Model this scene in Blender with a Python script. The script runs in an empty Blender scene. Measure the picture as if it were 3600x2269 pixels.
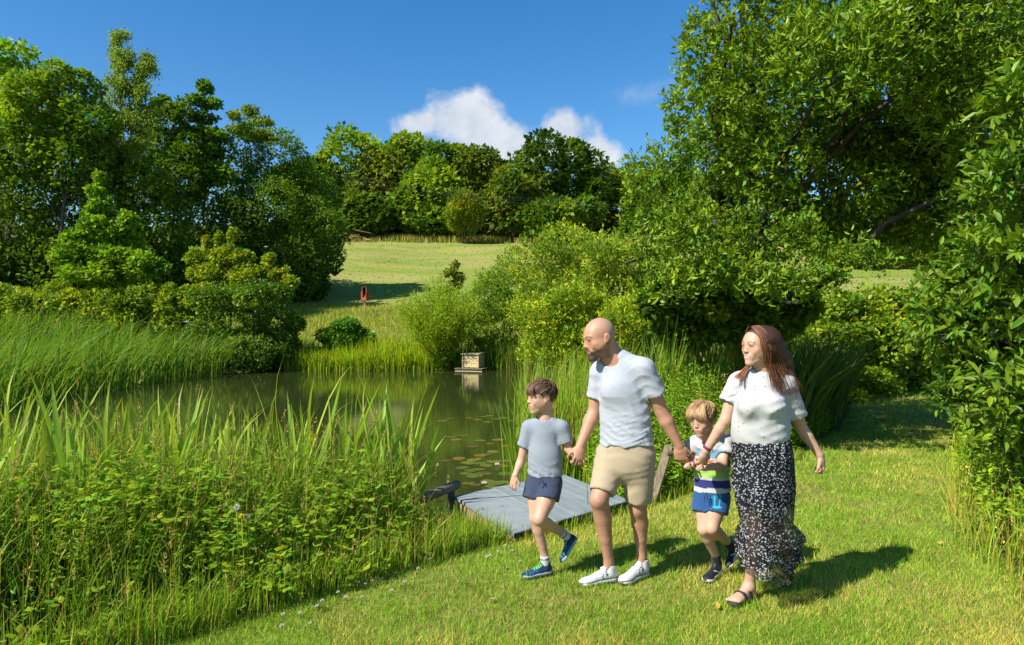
import bpy, math
import numpy as np
from mathutils import Vector

# ---------------------------------------------------------------- camera
scene = bpy.context.scene
FPX = 700.0            # focal length in pixels of the 1024 px wide frame
CAMZ = 1.75
cam_d = bpy.data.cameras.new('camera')
cam_d.sensor_width = 36.0
cam_d.lens = FPX / 1024.0 * 36.0
cam_d.clip_start = 0.05
cam_d.clip_end = 3000.0
cam = bpy.data.objects.new('camera', cam_d)
scene.collection.objects.link(cam)
cam.location = (0, 0, CAMZ)
cam.rotation_euler = (math.radians(90), 0, 0)
scene.camera = cam

# ---------------------------------------------------------------- sun direction
SUN_TO = np.array([-0.815, -0.58, 0.0]); SUN_TO /= np.linalg.norm(SUN_TO)
SUN_EL = math.radians(44.0)
TO_SUN = np.array([SUN_TO[0]*math.cos(SUN_EL), SUN_TO[1]*math.cos(SUN_EL), math.sin(SUN_EL)])

# ---------------------------------------------------------------- world
world = bpy.data.worlds.new('World'); scene.world = world
world.use_nodes = True
nt = world.node_tree; nt.nodes.clear()
def wn(t, **kw):
    n = nt.nodes.new(t)
    for k, v in kw.items(): setattr(n, k, v)
    return n
def wmath(op, a, b=None, c=None, clamp=False):
    n = nt.nodes.new('ShaderNodeMath'); n.operation = op; n.use_clamp = clamp
    for i, x in enumerate((a, b, c)):
        if x is None: continue
        if isinstance(x, (int, float)): n.inputs[i].default_value = x
        else: nt.links.new(x, n.inputs[i])
    return n.outputs[0]
sky = wn('ShaderNodeTexSky'); sky.sky_type = 'NISHITA'; sky.sun_disc = False
sky.sun_elevation = SUN_EL
sky.sun_rotation = math.atan2(TO_SUN[0], TO_SUN[1])
sky.altitude = 50; sky.air_density = 1.0; sky.dust_density = 0.35; sky.ozone_density = 2.5
hsv = wn('ShaderNodeHueSaturation'); hsv.inputs['Saturation'].default_value = 1.36
hsv.inputs['Value'].default_value = 0.66
nt.links.new(sky.outputs[0], hsv.inputs['Color'])
# cumulus low over the far wood: soft lobes in sky directions, broken up by noise
tc = wn('ShaderNodeTexCoord')
sep = wn('ShaderNodeSeparateXYZ'); nt.links.new(tc.outputs['Generated'], sep.inputs[0])
ysafe = wmath('MAXIMUM', sep.outputs[1], 0.05)
px = wmath('DIVIDE', sep.outputs[0], ysafe)
pz = wmath('DIVIDE', sep.outputs[2], ysafe)
comb = wn('ShaderNodeCombineXYZ'); nt.links.new(px, comb.inputs[0]); nt.links.new(pz, comb.inputs[1])
def wnoise(scale, detail, rough, off=0.0):
    m = wn('ShaderNodeVectorMath', operation='ADD'); nt.links.new(comb.outputs[0], m.inputs[0]); m.inputs[1].default_value = (off, off*1.7, off*.6)
    n = wn('ShaderNodeTexNoise'); n.noise_dimensions = '2D'; n.inputs['Scale'].default_value = scale
    n.inputs['Detail'].default_value = detail; n.inputs['Roughness'].default_value = rough
    nt.links.new(m.outputs[0], n.inputs['Vector']); return n.outputs[0]
nz = wnoise(9.0, 5, 0.62)
nz2 = wnoise(26.0, 2, 0.6, 3.1)
mask = None
CL = [(985,290,95,46), (1085,285,110,86), (1160,355,190,76), (1290,345,110,68),
      (1330,305,92,66), (1390,358,85,60), (1205,342,130,62)]
for (cx, cz, rx, rz) in CL:
    ux = ((cx*0.42525) - 512)/FPX; uz = (322.5 - cz*0.42525)/FPX
    a = wmath('MULTIPLY', wmath('SUBTRACT', px, ux), FPX/(rx*0.42525))
    b = wmath('MULTIPLY', wmath('SUBTRACT', pz, uz), FPX/(rz*0.42525))
    d = wmath('SQRT', wmath('ADD', wmath('MULTIPLY', a, a), wmath('MULTIPLY', b, b)))
    v = wmath('SUBTRACT', 1.0, d)
    mask = v if mask is None else wmath('SMOOTH_MAX', mask, v, 0.25)
dens = wmath('ADD', wmath('ADD', wmath('MULTIPLY', mask, 1.5), wmath('MULTIPLY', wmath('SUBTRACT', nz, 0.5), 1.9)),
             wmath('MULTIPLY', wmath('SUBTRACT', nz2, 0.5), 0.8))
ramp = wn('ShaderNodeMapRange'); ramp.interpolation_type = 'SMOOTHSTEP'
nt.links.new(dens, ramp.inputs[0]); ramp.inputs[1].default_value = 0.0; ramp.inputs[2].default_value = 0.85
front = wmath('GREATER_THAN', sep.outputs[1], 0.1)
alpha = wmath('MULTIPLY', wmath('MULTIPLY', ramp.outputs[0], front), 0.93)
# a thin wisp right of the cumulus
wx = wmath('MULTIPLY', wmath('SUBTRACT', px, ((1510*0.42525)-512)/FPX), FPX/46.0)
wz = wmath('MULTIPLY', wmath('SUBTRACT', pz, (322.5-225*0.42525)/FPX), FPX/24.0)
wd = wmath('SUBTRACT', 1.0, wmath('SQRT', wmath('ADD', wmath('MULTIPLY', wx, wx), wmath('MULTIPLY', wz, wz))))
wdn = wmath('ADD', wd, wmath('MULTIPLY', wmath('SUBTRACT', nz, 0.5), 2.6))
r2 = wn('ShaderNodeMapRange'); r2.interpolation_type = 'SMOOTHSTEP'; nt.links.new(wdn, r2.inputs[0])
r2.inputs[1].default_value = 0.1; r2.inputs[2].default_value = 1.2; r2.inputs[4].default_value = 0.30
alpha = wmath('MAXIMUM', alpha, wmath('MULTIPLY', r2.outputs[0], front))
shade = wn('ShaderNodeMapRange'); nt.links.new(wmath('ADD', nz2, wmath('MULTIPLY', nz, 1.2)), shade.inputs[0])
shade.inputs[1].default_value = 0.8; shade.inputs[2].default_value = 1.5
ccol = wn('ShaderNodeMix', data_type='RGBA'); nt.links.new(shade.outputs[0], ccol.inputs[0])
CB = 3.45
ccol.inputs[6].default_value = (0.66*CB, 0.75*CB, 0.88*CB, 1); ccol.inputs[7].default_value = (0.98*CB, 1.0*CB, 1.04*CB, 1)
mixc = wn('ShaderNodeMix', data_type='RGBA'); nt.links.new(alpha, mixc.inputs[0])
nt.links.new(hsv.outputs[0], mixc.inputs[6]); nt.links.new(ccol.outputs[2], mixc.inputs[7])
bg = wn('ShaderNodeBackground'); bg.inputs[1].default_value = 0.15
nt.links.new(mixc.outputs[2], bg.inputs[0])
out = wn('ShaderNodeOutputWorld'); nt.links.new(bg.outputs[0], out.inputs[0])

# ---------------------------------------------------------------- sun lamp
sd = bpy.data.lights.new('sun', 'SUN'); sd.energy = 4.8; sd.angle = math.radians(0.53)
sd.color = (1.0, 0.955, 0.88)
sun = bpy.data.objects.new('sun', sd); scene.collection.objects.link(sun)
sun.rotation_euler = Vector((-TO_SUN[0], -TO_SUN[1], -TO_SUN[2])).to_track_quat('-Z', 'Y').to_euler()

vs = scene.view_settings
scene.display_settings.display_device = 'sRGB'
vs.view_transform = 'Standard'; vs.look = 'None'; vs.exposure = 0.80; vs.gamma = 1.0
vs.use_curve_mapping = False
cy = scene.cycles
cy.max_bounces = 8; cy.diffuse_bounces = 4; cy.glossy_bounces = 3; cy.transmission_bounces = 4
cy.transparent_max_bounces = 10; cy.caustics_reflective = False; cy.caustics_refractive = False
cy.use_denoising = True
try:
    cy.denoiser = 'OPENIMAGEDENOISE'; cy.denoising_input_passes = 'RGB_ALBEDO_NORMAL'; cy.denoising_prefilter = 'ACCURATE'
except Exception: pass
cy.use_adaptive_sampling = False
# ================================================================ helpers
RNG = np.random.default_rng(7)
def P(u, v, y):
    """world point at depth y seen at photo position (u, v), photo 3600 px wide"""
    k = y / (FPX*3600.0/1024.0)
    return np.array([(u-1800.0)*k, y, CAMZ-(v-1134.5)*k])
def Q(u, v, y):
    """the same with (u, v) in a 1024 px wide frame"""
    k = y / FPX
    return np.array([(u-512.0)*k, y, CAMZ-(v-322.5)*k])
def nrm(v):
    v = np.asarray(v, float); n = np.linalg.norm(v, axis=-1, keepdims=True)
    return v/np.maximum(n, 1e-9)

MATS = {}
ORG = {}
COLL = scene.collection

def mesh_data(name, V, faces, mat=None, col=None, smooth=True, extra=None):
    """faces: an (n,k) int array or a list of such arrays"""
    me = bpy.data.meshes.new(name)
    V = np.asarray(V, np.float32)
    if isinstance(faces, np.ndarray): faces = [faces]
    faces = [np.asarray(f, np.int32) for f in faces if len(f)]
    idx = np.concatenate([f.ravel() for f in faces])
    tot = np.concatenate([np.full(len(f), f.shape[1], np.int32) for f in faces])
    start = np.concatenate([[0], np.cumsum(tot)[:-1]]).astype(np.int32)
    me.vertices.add(len(V)); me.vertices.foreach_set('co', V.ravel())
    me.loops.add(len(idx)); me.loops.foreach_set('vertex_index', idx)
    me.polygons.add(len(tot)); me.polygons.foreach_set('loop_start', start)
    try: me.polygons.foreach_set('loop_total', tot)
    except Exception: pass
    me.polygons.foreach_set('use_smooth', np.full(len(tot), bool(smooth)))
    me.update(calc_edges=True)
    if col is not None:
        c = np.ones((len(V), 4), np.float32); c[:, :3] = np.clip(col, 0, 1)
        a = me.color_attributes.new('Col', 'FLOAT_COLOR', 'POINT'); a.data.foreach_set('color', c.ravel())
    if mat is not None: me.materials.append(MATS[mat] if isinstance(mat, str) else mat)
    return me

def link(name, me, parent=None, origin=None, loc=None):
    o = bpy.data.objects.new(name, me); COLL.objects.link(o)
    if parent is not None: o.parent = parent
    if loc is not None: o.location = loc
    return o
def tag(o, label=None, cat=None, group=None, kind=None):
    if label: o['label'] = label
    if cat: o['category'] = cat
    if group: o['group'] = group
    if kind: o['kind'] = kind
    return o
def empty(name, loc, label=None, cat=None, group=None, rz=0.0):
    o = bpy.data.objects.new(name, None); COLL.objects.link(o); o.location = tuple(float(a) for a in loc)
    o.rotation_euler = (0, 0, rz); o.empty_display_size = 0.1
    ORG[o.name] = np.asarray(loc, float)
    return tag(o, label, cat, group)
def build(name, V, F, mat, col=None, parent=None, smooth=True, base=None):
    """mesh object from world-space vertices; origin at base (or the parent's origin)"""
    V = np.asarray(V, float)
    if parent is not None: off = ORG[parent.name]
    else: off = np.asarray(base if base is not None else (0, 0, 0), float)
    me = mesh_data(name, V-off, F, mat, col, smooth)
    o = link(name, me, parent)
    if parent is None: o.location = tuple(float(a) for a in off)
    ORG[o.name] = off
    return o
def copy_tree(o, loc, rz=None, scale=None, label=None, group=None):
    r = o.copy(); COLL.objects.link(r); r.location = tuple(float(a) for a in loc)
    if rz is not None: r.rotation_euler = (0, 0, rz)
    if scale is not None: r.scale = scale if isinstance(scale, tuple) else (scale,)*3
    if label: r['label'] = label
    if group: r['group'] = group
    ORG[r.name] = np.asarray(loc, float)
    for ch in list(o.children):
        c = ch.copy(); COLL.objects.link(c); c.parent = r
        for g in list(ch.children):
            d = g.copy(); COLL.objects.link(d); d.parent = c
    return r

class MB:
    """collects simple solids into one mesh"""
    def __init__(s): s.V = []; s.F = {}; s.n = 0; s.C = []
    def add(s, V, F, col=None):
        V = np.asarray(V, float)
        for f in F: s.F.setdefault(len(f), []).append([i+s.n for i in f])
        s.V.append(V); s.n += len(V)
        s.C.append(np.tile(np.asarray(col if col is not None else (.5, .5, .5), float), (len(V), 1)) if np.ndim(col) < 2 else col)
    def addarr(s, V, F, col):
        F = np.asarray(F)+s.n
        s.F.setdefault(F.shape[1], []).extend(F.tolist()); s.V.append(np.asarray(V, float)); s.n += len(V)
        s.C.append(np.tile(np.asarray(col, float), (len(V), 1)) if np.ndim(col) < 2 else col)
    def box(s, c, ax, ay, az, hx, hy, hz, bev=0.0, col=None):
        """box at c with unit axes and half sizes, edges chamfered by bev"""
        c, ax, ay, az = (np.asarray(a, float) for a in (c, ax, ay, az))
        b = min(bev, hx*.9, hy*.9, hz*.9)
        if b <= 0:
            V = [c+ax*hx*i+ay*hy*j+az*hz*k for i in (-1, 1) for j in (-1, 1) for k in (-1, 1)]
            F = [(0,1,3,2),(4,6,7,5),(0,4,5,1),(2,3,7,6),(0,2,6,4),(1,5,7,3)]
            s.add(V, F, col); return
        V = []; idx = {}
        for i in (-1, 1):
            for j in (-1, 1):
                for k in (-1, 1):
                    for a in range(3):
                        h = [hx, hy, hz]
                        q = [h[0]-(b if a != 0 else 0), h[1]-(b if a != 1 else 0), h[2]-(b if a != 2 else 0)]
                        idx[(i, j, k, a)] = len(V)
                        V.append(c+ax*q[0]*i+ay*q[1]*j+az*q[2]*k)
        F = []
        for a in range(3):
            o = [x for x in range(3) if x != a]
            for sg in (-1, 1):
                f = []
                for (p, q) in ((-1,-1),(1,-1),(1,1),(-1,1)):
                    t = [0, 0, 0]; t[a] = sg; t[o[0]] = p; t[o[1]] = q; f.append(idx[(t[0], t[1], t[2], a)])
                F.append(tuple(f))
        for a in range(3):
            o = [x for x in range(3) if x != a]
            for p in (-1, 1):
                for q in (-1, 1):
                    f = []
                    for (sg, m) in ((-1, o[0]), (1, o[0]), (1, o[1]), (-1, o[1])):
                        t = [0, 0, 0]; t[a] = sg; t[o[0]] = p; t[o[1]] = q; f.append(idx[(t[0], t[1], t[2], m)])
                    F.append(tuple(f))
        for i in (-1, 1):
            for j in (-1, 1):
                for k in (-1, 1): F.append(tuple(idx[(i, j, k, a)] for a in range(3)))
        s.add(V, F, col)
    def tube(s, pts, rad, n=8, cap=True, col=None):
        pts = np.asarray(pts, float); m = len(pts)
        rad = np.full(m, rad) if np.ndim(rad) == 0 else np.asarray(rad, float)
        tan = np.gradient(pts, axis=0); tan = nrm(tan)
        ref = np.array([0, 0, 1.0]) if abs(tan[0][2]) < .9 else np.array([1.0, 0, 0])
        V = []; u = nrm(np.cross(tan[0], ref))
        for i in range(m):
            u = nrm(u-tan[i]*np.dot(u, tan[i])); w = np.cross(tan[i], u)
            a = np.arange(n)*2*math.pi/n
            V.append(pts[i]+rad[i]*(np.cos(a)[:, None]*u+np.sin(a)[:, None]*w))
        V = np.concatenate(V); F = []
        for i in range(m-1):
            for j in range(n):
                k = (j+1) % n; F.append((i*n+j, i*n+k, (i+1)*n+k, (i+1)*n+j))
        if cap: F.append(tuple(range(n-1, -1, -1))); F.append(tuple((m-1)*n+j for j in range(n)))
        s.add(V, F, col)
    def build(s, name, mat, parent=None, base=None, smooth=False, col=False):
        return build(name, np.concatenate(s.V), [np.asarray(f) for f in s.F.values()], mat,
                     np.concatenate(s.C) if col else None, parent, smooth, base)

# ---------------------------------------------------------------- value noise (numpy)
def vnoise(x, y, seed=0):
    r = np.random.default_rng(seed); T = r.random((256, 256))
    x = np.asarray(x, float); y = np.asarray(y, float)
    xi = np.floor(x).astype(int); yi = np.floor(y).astype(int); fx = x-xi; fy = y-yi
    fx = fx*fx*(3-2*fx); fy = fy*fy*(3-2*fy)
    a = T[xi % 256, yi % 256]; b = T[(xi+1) % 256, yi % 256]; c = T[xi % 256, (yi+1) % 256]; d = T[(xi+1) % 256, (yi+1) % 256]
    return (a*(1-fx)+b*fx)*(1-fy)+(c*(1-fx)+d*fx)*fy
def fbm(x, y, seed=0, o=4):
    s = 0; a = .5; t = 0
    for i in range(o): s = s+a*vnoise(x*2**i, y*2**i, seed+i); t += a; a *= .5
    return s/t
def sstep(a, b, x):
    t = np.clip((np.asarray(x, float)-a)/(b-a), 0, 1); return t*t*(3-2*t)

# ---------------------------------------------------------------- materials
def mat(name):
    m = bpy.data.materials.new(name); m.use_nodes = True; MATS[name] = m
    t = m.node_tree; t.nodes.clear()
    o = t.nodes.new('ShaderNodeOutputMaterial'); return m, t, o
def N(t, ty, **kw):
    n = t.nodes.new(ty)
    for k, v in kw.items():
        if k.startswith('i_'): n.inputs[k[2:].replace('_', ' ')].default_value = v
        else: setattr(n, k, v)
    return n
def rgba(c): return (c[0], c[1], c[2], 1.0)
def mulcol(t, a, fac):
    """a * fac (colour socket times scalar socket)"""
    m = N(t, 'ShaderNodeVectorMath', operation='SCALE'); t.links.new(a, m.inputs[0]); t.links.new(fac, m.inputs['Scale']); return m.outputs[0]
def ramp2(t, fac, lo, hi, a=0.0, b=1.0):
    m = N(t, 'ShaderNodeMapRange'); t.links.new(fac, m.inputs[0])
    m.inputs[1].default_value = a; m.inputs[2].default_value = b; m.inputs[3].default_value = lo; m.inputs[4].default_value = hi
    return m.outputs[0]
def leaf_mat(name, trans=0.35, rough=0.5, spec=0.35, tint=(1.3, 1.3, 0.5), sat=1.0):
    m, t, o = mat(name)
    a0 = N(t, 'ShaderNodeAttribute', attribute_name='Col'); a = N(t, 'ShaderNodeVectorMath', operation='MULTIPLY'); a.inputs[1].default_value = (2.5, 2.4, .85); t.links.new(a0.outputs['Color'], a.inputs[0])
    p = N(t, 'ShaderNodeBsdfPrincipled', i_Roughness=rough); p.inputs['Specular IOR Level'].default_value = spec
    t.links.new(a.outputs[0], p.inputs['Base Color'])
    tr = N(t, 'ShaderNodeBsdfTranslucent')
    mm = N(t, 'ShaderNodeVectorMath', operation='MULTIPLY'); mm.inputs[1].default_value = tint
    t.links.new(a.outputs[0], mm.inputs[0]); t.links.new(mm.outputs[0], tr.inputs[0])
    mx = N(t, 'ShaderNodeMixShader'); mx.inputs[0].default_value = trans
    t.links.new(p.outputs[0], mx.inputs[1]); t.links.new(tr.outputs[0], mx.inputs[2]); t.links.new(mx.outputs[0], o.inputs[0])
    return m
def col_mat(name, rough=0.7, spec=0.3, nscale=0, namp=0.2, bump=0.0, bscale=200, coat=0, sss=0.0, sheen=0.0):
    """colour from the Col attribute, with noise variation and bump"""
    m, t, o = mat(name)
    a = N(t, 'ShaderNodeAttribute', attribute_name='Col')
    p = N(t, 'ShaderNodeBsdfPrincipled', i_Roughness=rough); p.inputs['Specular IOR Level'].default_value = spec
    c = a.outputs['Color']; tcn = N(t, 'ShaderNodeTexCoord')
    if nscale:
        n = N(t, 'ShaderNodeTexNoise', i_Scale=nscale, i_Detail=4.0); t.links.new(tcn.outputs['Object'], n.inputs['Vector'])
        c = mulcol(t, c, ramp2(t, n.outputs[0], 1-namp, 1+namp, .25, .75))
    t.links.new(c, p.inputs['Base Color'])
    if bump:
        n2 = N(t, 'ShaderNodeTexNoise', i_Scale=bscale, i_Detail=3.0); t.links.new(tcn.outputs['Object'], n2.inputs['Vector'])
        b = N(t, 'ShaderNodeBump', i_Strength=bump); b.inputs['Distance'].default_value = 0.004
        t.links.new(n2.outputs[0], b.inputs['Height']); t.links.new(b.outputs[0], p.inputs['Normal'])
    if sss:
        p.inputs['Subsurface Weight'].default_value = sss; p.inputs['Subsurface Radius'].default_value = (0.012, 0.005, 0.003)
        p.inputs['Subsurface Scale'].default_value = 1.0
    if sheen: p.inputs['Sheen Weight'].default_value = sheen
    if coat: p.inputs['Coat Weight'].default_value = coat
    t.links.new(p.outputs[0], o.inputs[0]); return m
def wood_mat(name, c1, c2, scale=(3, 3, 40), rough=0.75):
    m, t, o = mat(name)
    p = N(t, 'ShaderNodeBsdfPrincipled', i_Roughness=rough); p.inputs['Specular IOR Level'].default_value = 0.2
    tcn = N(t, 'ShaderNodeTexCoord'); mp = N(t, 'ShaderNodeMapping'); mp.inputs['Scale'].default_value = scale
    t.links.new(tcn.outputs['Object'], mp.inputs[0])
    n = N(t, 'ShaderNodeTexNoise', i_Scale=1.0, i_Detail=6.0); t.links.new(mp.outputs[0], n.inputs['Vector'])
    mx = N(t, 'ShaderNodeMix', data_type='RGBA'); mx.inputs[6].default_value = rgba(c1); mx.inputs[7].default_value = rgba(c2)
    t.links.new(ramp2(t, n.outputs[0], 0, 1, .3, .7), mx.inputs[0]); t.links.new(mx.outputs[2], p.inputs['Base Color'])
    b = N(t, 'ShaderNodeBump', i_Strength=0.4); b.inputs['Distance'].default_value = 0.004
    t.links.new(n.outputs[0], b.inputs['Height']); t.links.new(b.outputs[0], p.inputs['Normal'])
    t.links.new(p.outputs[0], o.inputs[0]); return m
leaf_mat('leaf', 0.42, 0.55, 0.2)
leaf_mat('leaf_gloss', 0.36, 0.45, 0.25)
leaf_mat('blade', 0.36, 0.5, 0.3)
leaf_mat('grass', 0.30, 0.6, 0.2)
wood_mat('bark', (0.035, 0.028, 0.02), (0.10, 0.085, 0.065), (4, 4, 14))
wood_mat('birch_bark', (0.10, 0.095, 0.08), (0.42, 0.41, 0.38), (2, 2, 9))
wood_mat('old_wood', (0.10, 0.075, 0.045), (0.22, 0.17, 0.105), (30, 30, 4))
wood_mat('grey_wood', (0.10, 0.08, 0.055), (0.20, 0.17, 0.125), (14, 14, 14))
wood_mat('pine', (0.46, 0.34, 0.15), (0.62, 0.49, 0.26), (5, 5, 30))
# ================================================================ land and water
WATER_Z = -0.35
POND = np.array([(-16, 7.6), (-6, 7.5), (-2.5, 7.3), (-0.75, 7.15), (-0.35, 6.95), (0.15, 7.35), (0.62, 7.75), (0.75, 8.6), (0.45, 10), (0.7, 13), (1.2, 18), (1.7, 25), (1.4, 30.2),
                 (-1.5, 31.6), (-5, 31.2), (-8.5, 31.4), (-12, 30.4), (-16, 28), (-24, 20), (-24, 10)], float)
def poly_sd(x, y, poly):
    """signed distance to a polygon, negative inside"""
    x = np.asarray(x, float); y = np.asarray(y, float)
    d = np.full(x.shape, 1e9); ins = np.zeros(x.shape, bool); n = len(poly)
    for i in range(n):
        ax, ay = poly[i]; bx, by = poly[(i+1) % n]; ex, ey = bx-ax, by-ay
        t = np.clip(((x-ax)*ex+(y-ay)*ey)/(ex*ex+ey*ey), 0, 1)
        d = np.minimum(d, np.hypot(x-ax-t*ex, y-ay-t*ey))
        c = ((ay > y) != (by > y)) & (x < (bx-ax)*(y-ay)/np.where(by-ay == 0, 1e-9, by-ay)+ax); ins ^= c
    return np.where(ins, -d, d)
def pond_sd(x, y): return poly_sd(x, y, POND)
# the mown path: left edge against the pond margin, right edge against the hedge
PATH = np.array([(-6, -6), (-2.9, 2.7), (-1.81, 3.8), (-0.9, 4.75), (-0.18, 5.45), (0.05, 5.72), (1.07, 6.70), (1.45, 7.05), (3.68, 9.1), (5.4, 11.4), (10.2, 20.2), (14, 27),
                 (17, 27), (12.9, 20.4), (7.3, 11.4), (3.75, 5.7), (3.2, 4.2), (2.7, 2.5), (4, -6)], float)
def path_sd(x, y): return poly_sd(x, y, PATH)
def ground_z(x, y):
    x = np.asarray(x, float); y = np.asarray(y, float)
    hill = np.interp(y, [-20, 27, 31, 34, 48, 80, 116, 126, 200, 420], [0, 0, .0, .45, 2.4, 8.3, 14.8, 17.4, 29, 42])
    hill = hill+np.where(x < -12, sstep(-12, -20, x)*sstep(14, 30, y)*.5, 0)
    sd = pond_sd(x, y)
    bank = np.interp(sd, [-3, -.4, 0, .5, 1.5], [-1.2, -.62, -.37, -.16, .0])
    und = (fbm(x*.35, y*.35, 3)-.5)*.10*sstep(6, 14, y)+(fbm(x*.05, y*.05, 9)-.5)*1.6*sstep(45, 70, y)
    lawn = (fbm(x*1.3, y*1.3, 5)-.5)*.03
    return hill+np.where(sd < 1.5, bank, 0)+und*sstep(.5, 4, sd)+lawn
def make_ground():
    ny, nx = 330, 170
    t = np.linspace(0, 1, ny); y = -14+np.where(t < .5, t*2*46, 46+(t-.5)*2*40*np.exp((t-.5)*2*2.3)) ; y = np.minimum(y, 420)
    y = np.sort(np.concatenate([np.linspace(-14, 2.5, 14, endpoint=False), np.linspace(2.5, 14, 100, endpoint=False), np.linspace(14, 34, 70, endpoint=False), 34*np.exp(np.linspace(0, math.log(430/34.0), 106))]))
    s = np.linspace(-1, 1, nx); s = .35*s+.65*s**3
    Y = np.repeat(y[:, None], nx, 1); X = s[None]*(Y+26)*1.5
    Z = ground_z(X, Y)
    V = np.stack([X, Y, Z], -1).reshape(-1, 3); n = len(y)
    i = np.arange(n-1)[:, None]*nx; j = np.arange(nx-1)[None]
    F = np.stack([i+j, i+j+1, i+nx+j+1, i+nx+j], -1).reshape(-1, 4)
    x, yy = V[:, 0], V[:, 1]; sd = path_sd(x, yy); ps = pond_sd(x, yy)
    lawn = np.array([.19, .24, .035]); under = np.array([.035, .05, .014]); mud = np.array([.035, .03, .02])
    mead = np.array([.17, .215, .035]); rough = np.array([.15, .14, .05]); wood = np.array([.03, .035, .012])
    C = np.tile(under, (len(V), 1))
    def mixin(c, a): C[:] = C*(1-a[:, None])+c*a[:, None]
    mixin(lawn, sstep(.15, -.1, sd))
    straw = np.array([.26, .205, .075]); nzz = fbm(x*1.1, yy*1.1, 21)
    mixin(straw, sstep(.1, -.15, sd)*sstep(.50, .68, nzz)*.6)
    mixin(mead, sstep(31, 34, yy)); mixin(rough, sstep(113, 116, yy)); mixin(wood, sstep(122, 126, yy))
    mow = sstep(49, 53, yy+(fbm(x*.2, yy*.2, 8)-.5)*4)*(1-sstep(112, 115, yy)); mixin(np.array([.165, .225, .035]), mow*.9)
    mixin(np.array([.26, .255, .07]), mow*sstep(.45, .62, fbm(x*.08, yy*.25, 31))*.8)
    mixin(mud, sstep(.3, -.1, ps))
    m, tt, o = mat('earth'); a = N(tt, 'ShaderNodeAttribute', attribute_name='Col'); p = N(tt, 'ShaderNodeBsdfPrincipled', i_Roughness=.95); p.inputs['Specular IOR Level'].default_value = .1
    tcn = N(tt, 'ShaderNodeTexCoord'); n1 = N(tt, 'ShaderNodeTexNoise', i_Scale=9.0, i_Detail=8.0); n1.inputs['Roughness'].default_value = .75
    tt.links.new(tcn.outputs['Object'], n1.inputs['Vector']); mp = N(tt, 'ShaderNodeMapping'); mp.inputs['Scale'].default_value = (.22, 1.1, .6); tt.links.new(tcn.outputs['Object'], mp.inputs[0])
    n3 = N(tt, 'ShaderNodeTexNoise', i_Scale=1.0, i_Detail=9.0); n3.inputs['Roughness'].default_value = .68; tt.links.new(mp.outputs[0], n3.inputs['Vector'])
    st = N(tt, 'ShaderNodeVectorMath', operation='MULTIPLY'); st.inputs[1].default_value = (1.22, 1.06, 1.15); tt.links.new(a.outputs['Color'], st.inputs[0])
    hay = N(tt, 'ShaderNodeMix', data_type='RGBA'); tt.links.new(ramp2(tt, n3.outputs[0], 0, 1, .42, .60), hay.inputs[0]); tt.links.new(a.outputs['Color'], hay.inputs[6]); tt.links.new(st.outputs[0], hay.inputs[7])
    tt.links.new(mulcol(tt, hay.outputs[2], ramp2(tt, n1.outputs[0], .6, 1.4, .3, .7)), p.inputs['Base Color'])
    b = N(tt, 'ShaderNodeBump', i_Strength=.6); b.inputs['Distance'].default_value = .05; tt.links.new(n1.outputs[0], b.inputs['Height']); tt.links.new(b.outputs[0], p.inputs['Normal'])
    tt.links.new(p.outputs[0], o.inputs[0])
    g = build('ground', V, F, 'earth', C, None, True); tag(g, 'grassy ground with mown path, pond bank and meadow hillside', 'ground', kind='structure')
    # water
    m, tt, o = mat('water'); p = N(tt, 'ShaderNodeBsdfPrincipled', i_Roughness=.035); p.inputs['Base Color'].default_value = (.030, .040, .010, 1); p.inputs['IOR'].default_value = 1.33
    p.inputs['Specular IOR Level'].default_value = .5
    tcn = N(tt, 'ShaderNodeTexCoord'); mp = N(tt, 'ShaderNodeMapping'); mp.inputs['Scale'].default_value = (2.2, 5.0, 1); tt.links.new(tcn.outputs['Object'], mp.inputs[0])
    n1 = N(tt, 'ShaderNodeTexNoise', i_Scale=1.6, i_Detail=4.0); tt.links.new(mp.outputs[0], n1.inputs['Vector'])
    b = N(tt, 'ShaderNodeBump', i_Strength=.06); b.inputs['Distance'].default_value = .02; tt.links.new(n1.outputs[0], b.inputs['Height']); tt.links.new(b.outputs[0], p.inputs['Normal'])
    tt.links.new(p.outputs[0], o.inputs[0])
    w = build('pond_water', [(-27, 6.2, WATER_Z), (3.0, 6.2, WATER_Z), (3.0, 33, WATER_Z), (-27, 33, WATER_Z)], np.array([[0, 1, 2, 3]]), 'water', None, None, False)
    tag(w, 'still dark green pond water reflecting the far bank', 'pond', kind='structure')
make_ground()
# ================================================================ plants
def leaves(Pc, ax, side, L, W, col, fold=.0, six=False):
    """leaf quads: base at Pc, long axis ax, width axis side -> V, F, C"""
    n = len(Pc); L = np.broadcast_to(L, n)[:, None]; W = np.broadcast_to(W, n)[:, None]
    nor = np.cross(ax, side)
    if not six:
        V = np.stack([Pc, Pc+ax*L*.45+side*W*.5, Pc+ax*L-nor*L*.12, Pc+ax*L*.45-side*W*.5], 1).reshape(-1, 3)
        F = np.arange(4*n).reshape(-1, 4)
        return V, F, np.repeat(col, 4, 0)
    up = nor*W*fold
    V = np.stack([Pc, Pc+ax*L*.28+side*W*.46+up, Pc+ax*L*.66+side*W*.42+up-nor*L*.05, Pc+ax*L-nor*L*.16, Pc+ax*L*.66-side*W*.42+up-nor*L*.05, Pc+ax*L*.28-side*W*.46+up], 1).reshape(-1, 3)
    b = np.arange(n)[:, None]*6
    F = np.concatenate([b+[0, 1, 2, 3], b+[0, 3, 4, 5]], 0)
    return V, F, np.repeat(col, 6, 0)
def rdirs(r, n): return nrm(r.normal(size=(n, 3)))
def perp(r, a):
    return nrm(np.cross(a, rdirs(r, len(a))))
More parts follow.
